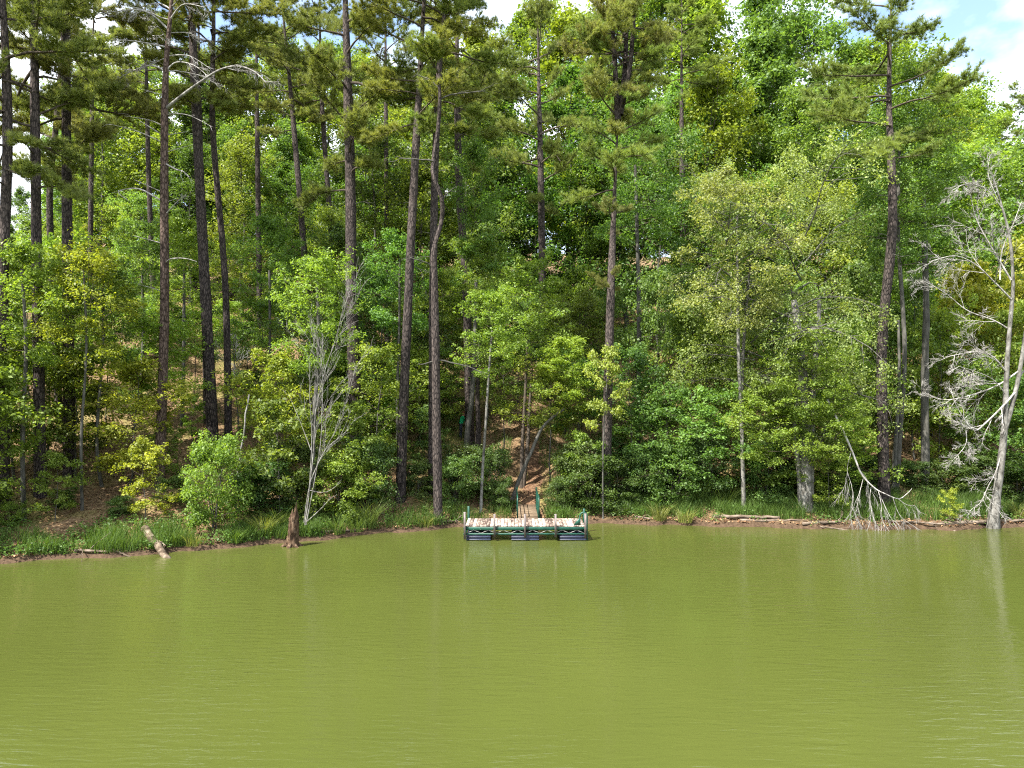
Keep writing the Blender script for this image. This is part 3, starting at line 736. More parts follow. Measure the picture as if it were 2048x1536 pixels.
PINES = [
 ('thick pine with dark bark at the far left edge of the woods', 30, [(8, 1030), (4, 600), (-4, 200)], 21, 380, 31, 0),
 ('pine with broad flared base, second trunk in from the far left edge', 31.5, [(82, 1010), (78, 600), (73, 300), (66, 0)], 20, 400, 31, 1),
 ('slim straight pine in the left cluster, between two thicker pines', 38, [(122, 930), (104, 430), (104, 250), (122, 0)], 13, 330, 32, 2),
 ('thick straight pine, innermost of the cluster near the left edge', 34, [(140, 940), (137, 600), (134, 250), (147, 0)], 20, 340, 33, 3),
 ('tall grey pine leaning left, beside the dead pine with white branches', 37, [(428, 905), (410, 640), (397, 330), (386, 0)], 21, 230, 34, 0),
 ('slender pine just right of the leaning grey pine', 39, [(457, 900), (447, 560), (430, 260), (423, 0)], 13, 240, 33, 1),
 ('short dark pine trunk tucked against the leaning grey pine', 41, [(412, 880), (408, 600), (402, 300), (399, 0)], 9, 160, 30, 2),
 ('distant pine leaning left with reddish bark on the upper slope', 48, [(630, 780), (606, 470), (578, 200), (566, 0)], 13, 260, 31, 3),
 ('distant slim grey pine close left of the thickest central pine', 50, [(684, 760), (664, 500), (645, 200), (640, 0)], 12, 240, 30, 4),
 ('thickest central pine, upright behind the pale dead sapling', 38, [(716, 935), (706, 600), (698, 350), (690, 0)], 24, 400, 34, 1),
 ('pine slanting right, between the thickest pine and the snag', 35, [(800, 990), (811, 760), (823, 450), (838, 130), (846, 0)], 19, 260, 32, 2),
 ('dark straight pine standing directly behind the crooked snag', 36, [(866, 960), (866, 700), (868, 400), (880, 130), (892, 0)], 17, 280, 33, 3),
 ('far pine right of the crooked snag, above the person', 44, [(940, 900), (933, 600), (919, 380), (914, 150), (916, 0)], 17, 330, 34, 0),
 ('straight pine on the right standing clear against cloudy sky', 34.6, [(1770, 985), (1771, 700), (1773, 450), (1779, 200), (1780, 0)], 20, 345, 27.8, 6),
 ('far pine with layered boughs between the snag and the forked pine', 52, [(1088, 800), (1082, 400), (1078, 150), (1076, 40)], 15, 420, 31, 5),
 ('thin far pine glimpsed between the thickest pine and slanting pine', 56, [(775, 700), (772, 300), (770, 0)], 10, 190, 33, 5),
 ('thin far pine behind the dead pine with white branches', 52, [(312, 720), (300, 400), (290, 150), (286, 0)], 10, 220, 30, 4),
 ('far dark pine rising behind the left cluster', 50, [(180, 760), (185, 400), (190, 0)], 10, 240, 29, 5),
 ('far pine behind the tall grey leaning pine, upper slope', 55, [(520, 700), (515, 300), (512, 0)], 11, 170, 30, 4),
 ('bluish far pine on the ridge at the far right edge', 80, [(2040, 560), (2040, 300), (2042, 170)], 10, 320, 20, 5),
 ('far pine on the ridge right of the forked pine', 58, [(1370, 640), (1366, 300), (1364, 0)], 12, 200, 31, 5),
]
for i, (lab, d, line, w, cpy, H, pr) in enumerate(PINES):
    sc = {13: 1.05, 14: 1.15}.get(i, 1.08)
    pine(lab, d, line, w, cpy, H, pr, sc, seed=i + 1, stubs=9 if d < 45 else 4)

# forked pine by the path
def forked_pine():
    d = 36.0
    t, pts, at, rs = pine('forked pine with three upright prongs, right of the path', d, [(1210, 935), (1219, 640), (1230, 420), (1236, 250), (1243, 190)], 19, 250, HC + (HOR - 205) * d / F - float(ground(PX(1210, d), d)), dead=True, seed=61)
    base = np.array(t.location)
    pr = [PCR[0], PCR[2], PCR[5]]
    for k, (line, top, proto, cs) in enumerate((([(1236, 240), (1231, 150), (1226, 60), (1222, -40)], -130, PCR[4], .75), ([(1240, 230), (1250, 140), (1253, 40), (1256, -80)], -230, PCR[5], .9), ([(1240, 225), (1259, 140), (1266, 60), (1272, -40)], -150, PCR[4], .8))):
        c = np.array([P(a, b, d + (.0, .25, -.3)[k] * j) - base for j, (a, b) in enumerate(line)] + [P(line[-1][0] + 3, top, d + (0, .8, -.9)[k]) - base])
        pl = smooth_line(c, 14); g = Geo(); g.tube(pl, np.linspace(.17, .03, 14), 8, rough=.03, rs=rs); obj('prong', g.mesh('prong', M['pine_bark'], True), t)
        axv = Vector(tuple(pl[-1] - pl[1])); qn = Vector((0, 0, 1)).rotation_difference(axv.normalized()) @ Quaternion((0, 0, 1), 1.9 * k + .4)
        obj('branches', proto['branches'], t, tuple(pl[1]), qn, (cs, cs, axv.length / proto['H']))
        obj('crown', proto['crown'], t, tuple(pl[1]), qn, (cs, cs, axv.length / proto['H']), jit(NEEDLE, rs, .06))
    # lower boughs: short whorls down the trunk
    for py, cs, hz in ((285, 1.15, 1), (330, 1.1, 1), (390, 1.0, 1), (460, .7, 1), (590, .45, 1)):
        c, _ = at(HC + (HOR - py) * d / F - base[2]); pr = BOUGH[int(py / 10) % 3]
        qn = Quaternion((0, 0, 1), py * .7); hz = cs
        obj('branches', pr['branches'], t, tuple(c), qn, (cs, cs, hz)); obj('crown', pr['crown'], t, tuple(c), qn, (cs, cs, hz), jit(NEEDLE, rs, .06))
forked_pine()

# dead pine with white limbs
def dead_pine():
    d = 33.0
    t, pts, at, rs = pine('dead reddish pine with curved bare white limbs', d, [(318, 1000), (320, 640), (325, 420), (331, 170), (345, 0)], 18, 0, 29, dead=True, bark='red_bark', seed=71)
    base = np.array(t.location)
    z = lambda lst: [(a / 2.926, b / 2.926) for a, b in lst]
    limbs = [([(985, 640), (1090, 570), (1200, 520), (1330, 465), (1450, 460), (1560, 510), (1640, 590)], .085, 3), ([(950, 740), (860, 690), (690, 650)], .03, 1), ([(940, 795), (815, 705)], .035, 1), ([(940, 835), (800, 770), (660, 740)], .03, 1),
             ([(945, 560), (850, 545)], .025, 1), ([(965, 420), (870, 370), (740, 390), (650, 420)], .05, 3), ([(985, 280), (780, 270), (580, 310)], .045, 2), ([(980, 670), (1090, 670), (1240, 740)], .03, 1), ([(975, 950), (1050, 1005), (1110, 1030), (1165, 1075)], .045, 1),
             ([(940, 1180), (830, 1110), (745, 1100), (680, 1120), (735, 1165)], .045, 1), ([(930, 1125), (800, 1060)], .03, 0), ([(965, 1255), (1050, 1190), (1110, 1160)], .035, 2), ([(930, 1420), (760, 1370)], .028, 0), ([(960, 1536), (1000, 1515), (1080, 1512), (1150, 1530)], .035, 0),
             ([(985, 420), (1040, 375), (1150, 400), (1250, 480)], .04, 2), ([(1000, 330), (1100, 320), (1220, 390)], .035, 2), ([(980, 180), (870, 100), (640, 160)], .05, 3), ([(1000, 120), (1100, 60), (1250, 110)], .04, 3), ([(1000, 60), (900, 0), (700, 20)], .04, 3), ([(1010, 0), (1150, -90), (1300, -40)], .04, 3), ([(1010, -60), (850, -160), (760, -120)], .04, 3),
             ([(975, 890), (1140, 850)], .02, 0), ([(970, 790), (1085, 760)], .02, 0), ([(920, 1700), (800, 1660)], .022, 0), ([(960, 1180), (1030, 1160)], .018, 0)]
    for k, (l, r, dep) in enumerate(limbs):
        lp = z(l); sl = rs.uniform(-1.3, .6); n = len(lp)
        c = []
        for j, (a, b) in enumerate(lp):
            p = P(a, b, d) - base
            if j == 0:
                q, _ = at(p[2]); p = q
            else: p[1] = sl * j / max(n - 1, 1) * abs(lp[-1][0] - lp[0][0]) * d / F * .5
            c.append(p)
        pl = smooth_line(c, 4 + 4 * n); g = Geo(); g.tube(pl, np.linspace(r, max(r * .3, .006), len(pl)), 6)
        Lr = np.linalg.norm(pl[-1] - pl[0])
        if dep: side_twigs(g, rs, pl, Lr, r, dep, .5, .9, (4, 7) if dep > 1 else (1, 3), -.05, .45, .30)
        obj('limb', g.mesh('limb', M['dead_wood' if k else 'grey_dead'], True), t)
    g = Geo()
    for i in range(14):
        p, _ = at(lerp(20, 28.6, i / 14)); az = i * 2.4
        twiggy(g, rs, p, (math.cos(az), math.sin(az), .3), 2.3 - .1 * i, .03, 3, .4, .8, (4, 6))
    obj('dead_top', g.mesh('dead_top', M['dead_wood']), t)
dead_pine()

# crooked snag in front of the central pines
def snag():
    d = 33.2
    line = [(877, 1035), (874, 900), (871, 700), (869, 560), (868, 500), (882, 440), (884, 400), (868, 355), (866, 320), (876, 250), (880, 205), (879, 150)]
    bx = PX(877, d); base = np.array([bx, d, float(ground(bx, d))]); rs = R(81)
    t = thing('dead_snag', 'crooked dead snag twisting upward, in front of the dark straight pine', 'tree', tuple(base))
    c = np.array([np.array([0, 0, -.3])] + [P(a, b, d) - base for a, b in line[1:]]); c[4:, 1] += .2 * np.sin(np.arange(len(c) - 4) * 1.7)
    pl = smooth_line(c, 48); r = np.interp(pl[:, 2], [0, 9, 12.5, 13.5, 20, 22.5], [.23, .19, .165, .11, .085, .05]); r[0] *= 1.2
    g = Geo(); g.tube(pl, r, 10, rough=.05, rs=rs); obj('trunk', g.mesh('trunk', M['pine_bark'], True), t)
    for (a, dr, L) in (((884, 400), (.8, 0, .7), .9), ((866, 322), (-.9, .1, .25), 2.2), ((869, 540), (-.8, -.2, .6), 1.6), ((872, 720), (1, -.1, .25), 2.6), ((872, 722), (-.8, -.2, -.1), .9), ((878, 200), (.7, 0, .8), 2.4), ((880, 180), (-.7, .2, .6), 1.7)):
        p = P(a[0], a[1], d) - base; g = Geo(); twiggy(g, rs, p, dr, L, .045, 2, .5, .7, (2, 4), n=8, wob=.2); obj('limb', g.mesh('limb', M['grey_bark']), t)
snag()

# ------------------------------------------------------------------ deciduous trees with trunks one can pick out
def stem_tree(label, d, line, w, crown, cz_py, cH, cR, color, bark='pale_bark', name='broadleaf_tree', seed=0, extra=(), group=None):
    """trunk drawn from the photo's line; crown proto placed from cz_py upwards"""
    rs = R(seed + 900); bx = PX(line[0][0], d); base = np.array([bx, d, float(ground(bx, d))])
    t = thing(name, label, 'tree', tuple(base), 0, group)
    for k, (ln_, ww) in enumerate([(line, w)] + list(extra)):
        c = [np.array([PX(ln_[0][0], d) - bx, 0.0, -.3])] + [P(a, b, d) - base for a, b in ln_[1:]]
        c = np.array(c); c[1:, 1] += .12 * rs.randn(len(c) - 1)
        pl = smooth_line(c, 18); r = ww * d / F / 2
        rad = np.linspace(r * 1.1, r * .55, 18); rad[0] *= 1.3
        g = Geo(); g.tube(pl, rad, 9, rough=.05, rs=rs); obj('trunk' if k == 0 else 'stem', g.mesh('trunk', M[bark], True), t)
        if k == 0: tip = pl
    if crown is not None:
        zc = HC + (HOR - cz_py) * d / F - base[2]
        i = int(np.clip(np.searchsorted(tip[:, 2], zc), 0, 17))
        c = (tip[i][0], tip[i][1], zc - cH * .22); s = cH / crown['H']; k = cR
        a = rs.rand() * 6.28
        obj('branches', crown['branches'], t, c, (0, 0, a), (k, k, s)); obj('crown', crown['crown'], t, c, (0, 0, a), (k, k, s), jit(color, rs, .06))
    return t

stem_tree('large many-stemmed pale tree with drooping foliage at the water edge', 34.8, [(1613, 1005), (1610, 900), (1608, 780), (1600, 700), (1590, 600)], 22, None, 0, 0, 0, RIVER, seed=1,
          extra=(([(1604, 1003), (1595, 920), (1588, 870), (1600, 760)], 11), ([(1622, 1003), (1628, 930), (1640, 880), (1652, 850)], 10), ([(1618, 1003), (1622, 900), (1628, 760), (1636, 680), (1642, 600)], 14)))
big = [o for o in COL.objects if o.get('label', '').startswith('large many-stemmed')][0]
for (px, py, s, k, a) in ((1585, 850, 1.06, .95, .5),):
    c = P(px, py, 34.8) - np.array(big.location); zz = c[2] - 17.5 * .24
    obj('branches', RIV['branches'], big, (c[0], 1.6, zz), (0, 0, a), (k, k, s)); obj('crown', RIV['crown'], big, (c[0], 1.6, zz), (0, 0, a), (k, k, s), RIVER)
for (px, py, dd, pr, k, s_, a) in ((1535, 915, -.9, UND[0], .80, .62, 1.0), (1665, 905, -1.2, UND[3], .72, .60, 2.0), (1600, 830, -1.0, UND[2], .8, .7, 4.0)):
    c = P(px, py, 34.8 + dd) - np.array(big.location)
    obj('branches', pr['branches'], big, tuple(c - [0, 0, 1.0]), (0, 0, a), (k, k, s_)); obj('crown', pr['crown'], big, tuple(c - [0, 0, 1.0]), (0, 0, a), (k, k, s_), MAPLE)
stem_tree('slim pale trunk with crown of fine leaves, left of the many-stemmed tree', 35, [(1488, 985), (1484, 850), (1478, 700), (1474, 560), (1476, 430)], 8, RIV2, 620, 9.0, .95, RIVER, seed=2)
stem_tree('second slim leaning trunk beside the slim pale trunk', 36, [(1485, 960), (1486, 760), (1495, 600), (1503, 500)], 7, UND[1], 560, 6.5, .9, OAK, 'grey_bark', seed=3)
stem_tree('twin pale stems immediately right of the straight right pine', 36.5, [(1792, 990), (1800, 880), (1806, 700), (1800, 480), (1798, 300)], 10, MID[1], 520, 11, .85, OAK, 'grey_bark', seed=4, extra=(([(1786, 990), (1790, 860), (1796, 760), (1797, 640)], 8),))
stem_tree('straight grey trunk between the right pine and the bare white tree', 37.5, [(1852, 985), (1850, 800), (1850, 600), (1846, 400)], 16, MID[2], 430, 11, .95, OAK, 'grey_bark', seed=5)
stem_tree('grey ringed trunk hiding the lower half of the person', 40, [(928, 940), (934, 870), (943, 800), (948, 720), (952, 560)], 12, MID[0], 520, 9, .6, OAK, 'grey_bark', seed=6)
stem_tree('dark trunk close beside the grey ringed trunk', 40.8, [(954, 935), (957, 860), (955, 790), (960, 680)], 12, UNH[2], 640, 6, .7, MAPLE, 'pine_bark', seed=7)
stem_tree('thin white sapling trunk rising behind the left half of the dock', 35, [(961, 1030), (965, 940), (972, 840), (978, 740), (984, 660)], 6, UND[3], 740, 5.2, .75, MAPLE, 'pale_bark', seed=8)
stem_tree('dark twin stems standing upright beside the path', 39, [(1043, 945), (1045, 880), (1050, 800), (1055, 680)], 8, UND[0], 700, 6.5, .95, MAPLE, 'dark_twig', seed=9, extra=(([(1046, 945), (1056, 880), (1060, 800), (1065, 740)], 8),))
stem_tree('arching trunk leaning right over the path', 36.5, [(1018, 1000), (1040, 955), (1062, 905), (1082, 860), (1105, 835), (1130, 818)], 8, UND[4], 800, 4.4, .85, MAPLE, 'grey_bark', seed=10)
stem_tree('upright grey trunk with high crown, right of the forked pine', 44, [(1275, 880), (1278, 640), (1276, 500), (1270, 330)], 10, MID[3], 440, 11, .9, OAK, 'grey_bark', seed=11)
stem_tree('thin pale stem left of the slanting pine', 37, [(797, 960), (795, 800), (797, 660), (800, 520)], 7, UND[2], 640, 6, .85, OAK, 'grey_bark', seed=12)
# ---------------- thin stems in the left understory
for k, (px, d, w, lab) in enumerate(((48, 29.5, 9, 'slim leafy maple stem leaning over the left bank'), (165, 30.5, 6, 'thin stem near the fallen log, left of it'), (205, 33, 7, 'thin grey stem left of the dead pine'), (280, 42, 8, 'dark understory stem above the orange clearing'), (365, 40, 9, 'dark stem between the dead pine and the leaning grey pine'), (535, 41, 8, 'thin stem right of the orange clearing'), (630, 31.8, 9, 'short dark stem behind the pale dead sapling'))):
    stem_tree(lab, d, [(px, 1000), (px - 3, 880), (px + 4, 700), (px + 2, 540)], w, UND[k % 5], 720 if k not in (3, 4, 5) else 600, 6.2, .85, (MAPLE, LIME, MAPLE, OAK, MAPLE, OAK, MAPLE)[k], 'grey_bark', seed=30 + k)
# young tree with yellow-green leaves, the yellow light on them put into the colour
stem_tree('slender young tree with pale yellow-green drooping leaves, left of the forked pine', 34.6, [(1206, 985), (1206, 900), (1212, 800), (1216, 700)], 3, SAP[0], 835, 4.6, .85, YOUNG, 'grey_bark', seed=50, name='young_tree')

# ------------------------------------------------------------------ the wood: rows of trees from the lower slope to the ridge
ORD = ['first', 'second', 'third', 'fourth', 'fifth', 'sixth', 'seventh', 'eighth', 'ninth', 'tenth', 'eleventh', 'twelfth', 'thirteenth', 'fourteenth', 'fifteenth', 'sixteenth', 'seventeenth', 'eighteenth', 'nineteenth', 'twentieth', 'twenty-first', 'twenty-second', 'twenty-third', 'twenty-fourth', 'twenty-fifth', 'twenty-sixth', 'twenty-seventh', 'twenty-eighth', 'twenty-ninth', 'thirtieth', 'thirty-first', 'thirty-second', 'thirty-third', 'thirty-fourth', 'thirty-fifth']
def row(items, name, what, where, group):
    """items: (px, d, H, proto, colour, sx); labelled by their order from the left"""
    items = sorted(items, key=lambda a: a[0])
    for i, (px, d, H, pr, c, sx) in enumerate(items):
        plant_tree(pr, name, 'tree' if 'tree' in name else 'shrub', px, d, H, c, f'{COLNAME[c]} {what} {where}, {ORD[i]} from the left', group, sx=sx)
rs = R(44)
def hill_top(px):   # photo row the ridge crowns reach
    return np.interp(px, [-400, 0, 90, 160, 300, 500, 700, 760, 830, 900, 1000, 1080, 1300, 1600, 1700, 1780, 1880, 1950, 2000, 2060, 2400], [350, 370, 330, 130, 95, 80, 60, 90, 50, 10, 20, -20, -60, -70, 10, 40, 70, 105, 200, 240, 260])
# behind the ridge, closing the view between the trunks
it = []
for px in np.arange(-330, 2400, 105):
    p = px + rs.randn() * 18; d = 96 + rs.rand() * 16; x = PX(p, d); gz = float(ground(x, d))
    H = HC + (HOR - hill_top(p) - rs.rand() * 60 - 40) * d / F - gz
    it.append((p, d, min(max(H, 7), 28), (TALL + POP)[rs.randint(6)], (OAK, DEEP, OAK)[rs.randint(3)], 1.05 + .2 * rs.rand()))
row(it, 'broadleaf_tree', 'broadleaf tree', 'beyond the ridge', 'trees beyond the ridge')
# ridge
it = []
for px in np.arange(-330, 2400, 92):
    p = px + rs.randn() * 18; d = 74 + rs.rand() * 12; x = PX(p, d); gz = float(ground(x, d))
    H = HC + (HOR - hill_top(p) + (0 if p < 130 else 20 if p < 1550 else -25) - rs.rand() * 40 - 10) * d / F - gz
    it.append((p, d, max(H, 9), (TALL + POP)[rs.randint(6)], (OAK, POPLAR, OAK, MAPLE)[rs.randint(4)], .95 + .2 * rs.rand()))
row(it, 'broadleaf_tree', 'broadleaf tree', 'on the ridge line', 'trees along the ridge')
# behind the central and left pines
it = []
for px in np.arange(150, 1000, 78):
    p = px + rs.randn() * 18; d = 66 + rs.rand() * 6; x = PX(p, d); gz = float(ground(x, d))
    H = HC + (HOR - 130 - rs.rand() * 140) * d / F - gz
    it.append((p, d, H, (TALL + POP)[rs.randint(6)], (OAK, MAPLE, DEEP, MAPLE)[rs.randint(4)], 1.0 + .2 * rs.rand()))
row(it, 'broadleaf_tree', 'broadleaf tree', 'high on the slope behind the pines', 'trees high behind the pines')
# upper slope
it = []
for px in np.arange(-300, 2380, 96):
    p = px + rs.randn() * 24; d = 57 + rs.rand() * 9; x = PX(p, d); gz = float(ground(x, d))
    H = HC + (HOR - hill_top(p) - 90 - rs.rand() * 170) * d / F - gz
    if p < 260: H *= .72
    it.append((p, d, max(H, 7), (TALL + POP)[rs.randint(6)], (OAK, MAPLE, POPLAR, OAK)[rs.randint(4)] if p < 1250 else (POPLAR, MAPLE, OAK)[rs.randint(3)], .95 + .2 * rs.rand()))
row(it, 'broadleaf_tree', 'broadleaf tree', 'on the upper slope', 'trees on the upper slope')
# middle slope
it = []
for px in np.arange(-260, 2330, 112):
    p = px + rs.randn() * 26; d = 46 + rs.rand() * 7; x = PX(p, d)
    top = np.interp(p, [0, 200, 520, 700, 1100, 1300, 2048], [470, 500, 500, 400, 360, 300, 330]) + rs.randn() * 60
    H = HC + (HOR - top) * d / F - float(ground(x, d))
    if 200 < p < 560: d += 8
    if 830 < p < 1200: d += 8
    it.append((p, d, max(H, 6), MID[rs.randint(5)], (MAPLE, OAK, DEEP, OAK, MAPLE)[rs.randint(5)], .9 + .25 * rs.rand()))
row(it, 'broadleaf_tree', 'broadleaf tree', 'half way up the slope', 'trees half way up the slope')
# understory on the lower slope: (px, depth, top row, colour)
it = []
for (px, d, top, c) in ((-120, 31, 480, MAPLE), (-40, 33, 560, OAK), (30, 33, 500, MAPLE), (95, 36, 470, MAPLE), (150, 33.5, 690, MAPLE), (215, 39, 560, OAK), (255, 33, 720, LIME), (330, 35.5, 640, MAPLE), (390, 42, 620, OAK), (560, 35, 700, LIME), (520, 44, 600, MAPLE), (610, 40, 610, OAK), (670, 42, 560, MAPLE), (690, 33.5, 800, MAPLE), (745, 37, 690, MAPLE), (760, 43, 540, OAK), (815, 44, 600, MAPLE), (880, 50, 540, MAPLE),
                        (985, 52, 560, OAK), (1010, 41, 690, MAPLE), (1098, 38, 730, MAPLE), (1130, 46, 560, MAPLE), (1165, 39, 720, OAK), (1160, 44, 600, MAPLE), (1265, 39, 690, DEEP), (1310, 42, 560, OAK), (1340, 37, 780, DEEP), (1380, 40, 620, MAPLE), (1420, 36.5, 780, OAK), (1450, 42, 560, MAPLE), (1540, 41, 600, OAK), (1555, 36, 800, MAPLE), (1690, 38, 640, MAPLE), (1700, 35.5, 830, MAPLE), (1730, 42, 520, OAK), (1830, 41, 560, OAK), (1880, 39, 620, MAPLE), (1940, 43, 520, LIME), (1950, 38, 720, OAK), (2010, 40, 620, MAPLE), (2060, 42, 480, LIME), (2070, 36, 760, OAK), (2140, 38, 600, MAPLE), (2200, 40, 560, OAK)):
    x = PX(px, d); H = HC + (HOR - top) * d / F - float(ground(x, d))
    hi = (800 < px < 1210 and d > 36) or (190 < px < 570 and d > 35)
    it.append((px, d, H, UNH[rs.randint(3)] if hi else UND[rs.randint(5)], c, min(1.25, max(.75, 7.5 / H)) * (.9 + .2 * rs.rand())))
for (px, d, H) in ((-150, 26.5, 9), (-300, 27.5, 12), (-60, 28.2, 7.5)):
    it.append((px, d, H, UND[rs.randint(5)], MAPLE, 1.05))
# two label rows so the order stays readable
row([a for a in it if a[1] < 38.3], 'understory_tree', 'understory tree', 'low on the slope near the shore', 'understory trees near the shore')
row([a for a in it if a[1] >= 38.3], 'understory_tree', 'understory tree', 'set back on the lower slope', 'understory trees set back on the slope')

it = []
for (px, d, top, c) in ((60, 42, 560, MAPLE), (135, 41, 610, OAK), (235, 47, 570, MAPLE), (300, 49, 590, OAK), (345, 52, 560, MAPLE), (455, 49, 600, MAPLE), (500, 47, 640, OAK), (575, 47, 570, MAPLE), (640, 46, 620, OAK), (668, 41, 700, MAPLE), (745, 41, 720, OAK), (835, 43, 700, MAPLE), (880, 46, 690, OAK), (975, 47, 700, MAPLE), (1060, 46, 690, OAK), (1140, 47, 700, MAPLE), (725, 48, 560, MAPLE), (790, 49, 580, OAK), (850, 47.5, 600, DEEP), (935, 51, 560, MAPLE), (1035, 51, 590, OAK), (1110, 50, 600, MAPLE), (1225, 46, 570, OAK), (1335, 48, 540, DEEP), (1490, 47, 540, MAPLE), (1605, 45, 560, OAK), (1780, 46, 540, MAPLE), (1865, 46, 560, OAK), (1985, 47, 540, MAPLE), (2090, 46, 540, OAK)):
    x = PX(px, d); H = HC + (HOR - top) * d / F - float(ground(x, d))
    it.append((px, d, H, UNH[rs.randint(3)] if 900 < px < 1210 else (UND + UNH)[rs.randint(8)], c, min(1.3, max(.8, 7.5 / H)) * (.95 + .2 * rs.rand())))
row(it, 'understory_tree', 'understory tree', 'deep among the middle trunks', 'understory trees deep among the trunks')
it = []
for px in np.arange(-250, 2300, 84):
    p = px + rs.randn() * 18; d = 67 + rs.rand() * 7; it.append((p, d, 7 + 3 * rs.rand(), (UND + MID)[rs.randint(9)], (OAK, DEEP, MAPLE)[rs.randint(3)], 1.25))
row(it, 'small_tree', 'low tree', 'in the thicket just below the ridge', 'thicket below the ridge')

# ------------------------------------------------------------------ shrubs along the bank
SHRUBS = [(430, 29.8, 900, MAPLE, 1.0, 'rounded bright green shrub in front of the leaning grey pine'), (350, 31.5, 960, DEEP, 1.0, 'dark shrub low beside the dead pine trunk'), (520, 31.5, 940, HOLLY, 1.1, 'dark shrub left of the pale dead sapling'), (590, 32.4, 900, HOLLY, 1.1, 'very dark shrub behind the rotten stump'),
          (680, 32.5, 930, MAPLE, 1.0, 'leafy shrub right of the pale dead sapling'), (740, 34, 900, DEEP, 1.0, 'shrub above the reeds, left of the slanting pine'), (835, 35.5, 930, HOLLY, .9, 'dark shrub between the slanting pine and the snag'), (910, 35.6, 925, DEEP, .9, 'shrub behind the left end of the dock'), (935, 37, 905, HOLLY, .9, 'dark shrub at the foot of the grey ringed trunk'),
          (985, 36.6, 910, HOLLY, .75, 'dark holly-like shrub on the left side of the path'), (1000, 35.6, 965, HOLLY, .6, 'low dark shrub left of the gangway rails'), (1142, 36.4, 905, HOLLY, .95, 'broad dark shrub on the right side of the path'), (1118, 35.6, 965, HOLLY, .6, 'low dark shrub right of the gangway rails'), (1180, 35.8, 930, HOLLY, 1.1, 'dark shrub behind the ladder end of the dock'), (1235, 36, 925, HOLLY, 1.1, 'dark shrub below the forked pine'),
          (1290, 36.4, 905, DEEP, 1.1, 'shrub right of the forked pine foot'), (1350, 36, 900, HOLLY, 1.1, 'dark shrub above the tall grass tufts'), (1410, 36.5, 890, DEEP, 1.1, 'shrub left of the slim pale trunk'), (1530, 36.2, 900, DEEP, 1.1, 'shrub between the slim pale trunk and the many-stemmed tree'), (1575, 36.6, 930, HOLLY, 1, 'dark shrub behind the many-stemmed tree'), (1680, 36.5, 930, HOLLY, 1.1, 'dark shrub behind the broken hanging branch'),
          (1740, 37, 920, HOLLY, 1.1, 'dark shrub left of the straight right pine'), (1825, 37.5, 930, DEEP, 1.1, 'shrub behind the straight right pine'), (1900, 37, 930, HOLLY, 1.1, 'dark shrub left of the bare white tree'), (1960, 37, 920, HOLLY, 1.1, 'dark shrub behind the bare white tree'), (2035, 36, 930, HOLLY, 1.2, 'dark shrub at the far right edge'), (130, 31, 1000, DEEP, .9, 'low shrub between the pines at the left edge'), (240, 30.3, 1000, DEEP, 1.0, 'low shrub above the fallen log'), (20, 29, 1010, MAPLE, .9, 'leafy shrub at the far left corner of the bank'), (2120, 36, 900, DEEP, 1.2, 'shrub past the right edge of the view')]
for i, (px, d, top, c, sx, lab) in enumerate(SHRUBS):
    x = PX(px, d); H = max(.8, HC + (HOR - top) * d / F - float(ground(x, d)))
    plant_tree(SHR[i % 4], 'shrub', 'shrub', px, d, H, c, lab, 'shrubs along the bank', sx=sx * min(1.4, 2.6 / H))
for k, (px, d, top, c, lab) in enumerate(((1900, 32.9, 975, LIME, 'small sapling with bright lime leaves left of the bare white tree'), (110, 29.4, 900, MAPLE, 'leafy sapling on the left bank near the flared pine'), (290, 30, 880, LIME, 'sapling above the fallen log with lime leaves'), (560, 31.2, 800, MAPLE, 'sapling between the bright shrub and the dead sapling'), (1160, 36, 860, MAPLE, 'sapling just right of the path opening'), (1660, 34.6, 900, MAPLE, 'sapling under the many-stemmed tree'), (200, 37, 760, MAPLE, 'sapling on the orange slope left of the dead pine'), (270, 41, 740, OAK, 'sapling on the orange slope just left of the dead pine trunk'), (385, 38, 790, MAPLE, 'sapling on the orange slope between dead pine and leaning pine'), (500, 40, 760, MAPLE, 'sapling on the orange slope right of the slender pine'), (600, 38, 790, OAK, 'sapling on the slope behind the pale dead sapling'), (770, 39, 800, MAPLE, 'sapling between the thickest pine and the slanting pine'), (855, 40, 810, OAK, 'sapling between the slanting pine and the snag'), (1245, 41, 800, MAPLE, 'sapling right of the forked pine trunk'), (330, 34, 850, MAPLE, 'sapling by the foot of the dead pine'), (80, 34, 850, OAK, 'sapling behind the flared pine foot'))):
    x = PX(px, d); H = HC + (HOR - top) * d / F - float(ground(x, d)); plant_tree(SAP[k % 3], 'sapling', 'sapling', px, d, H, c, lab, 'saplings near the water', sx=1.0 if H > 2.5 else .9)

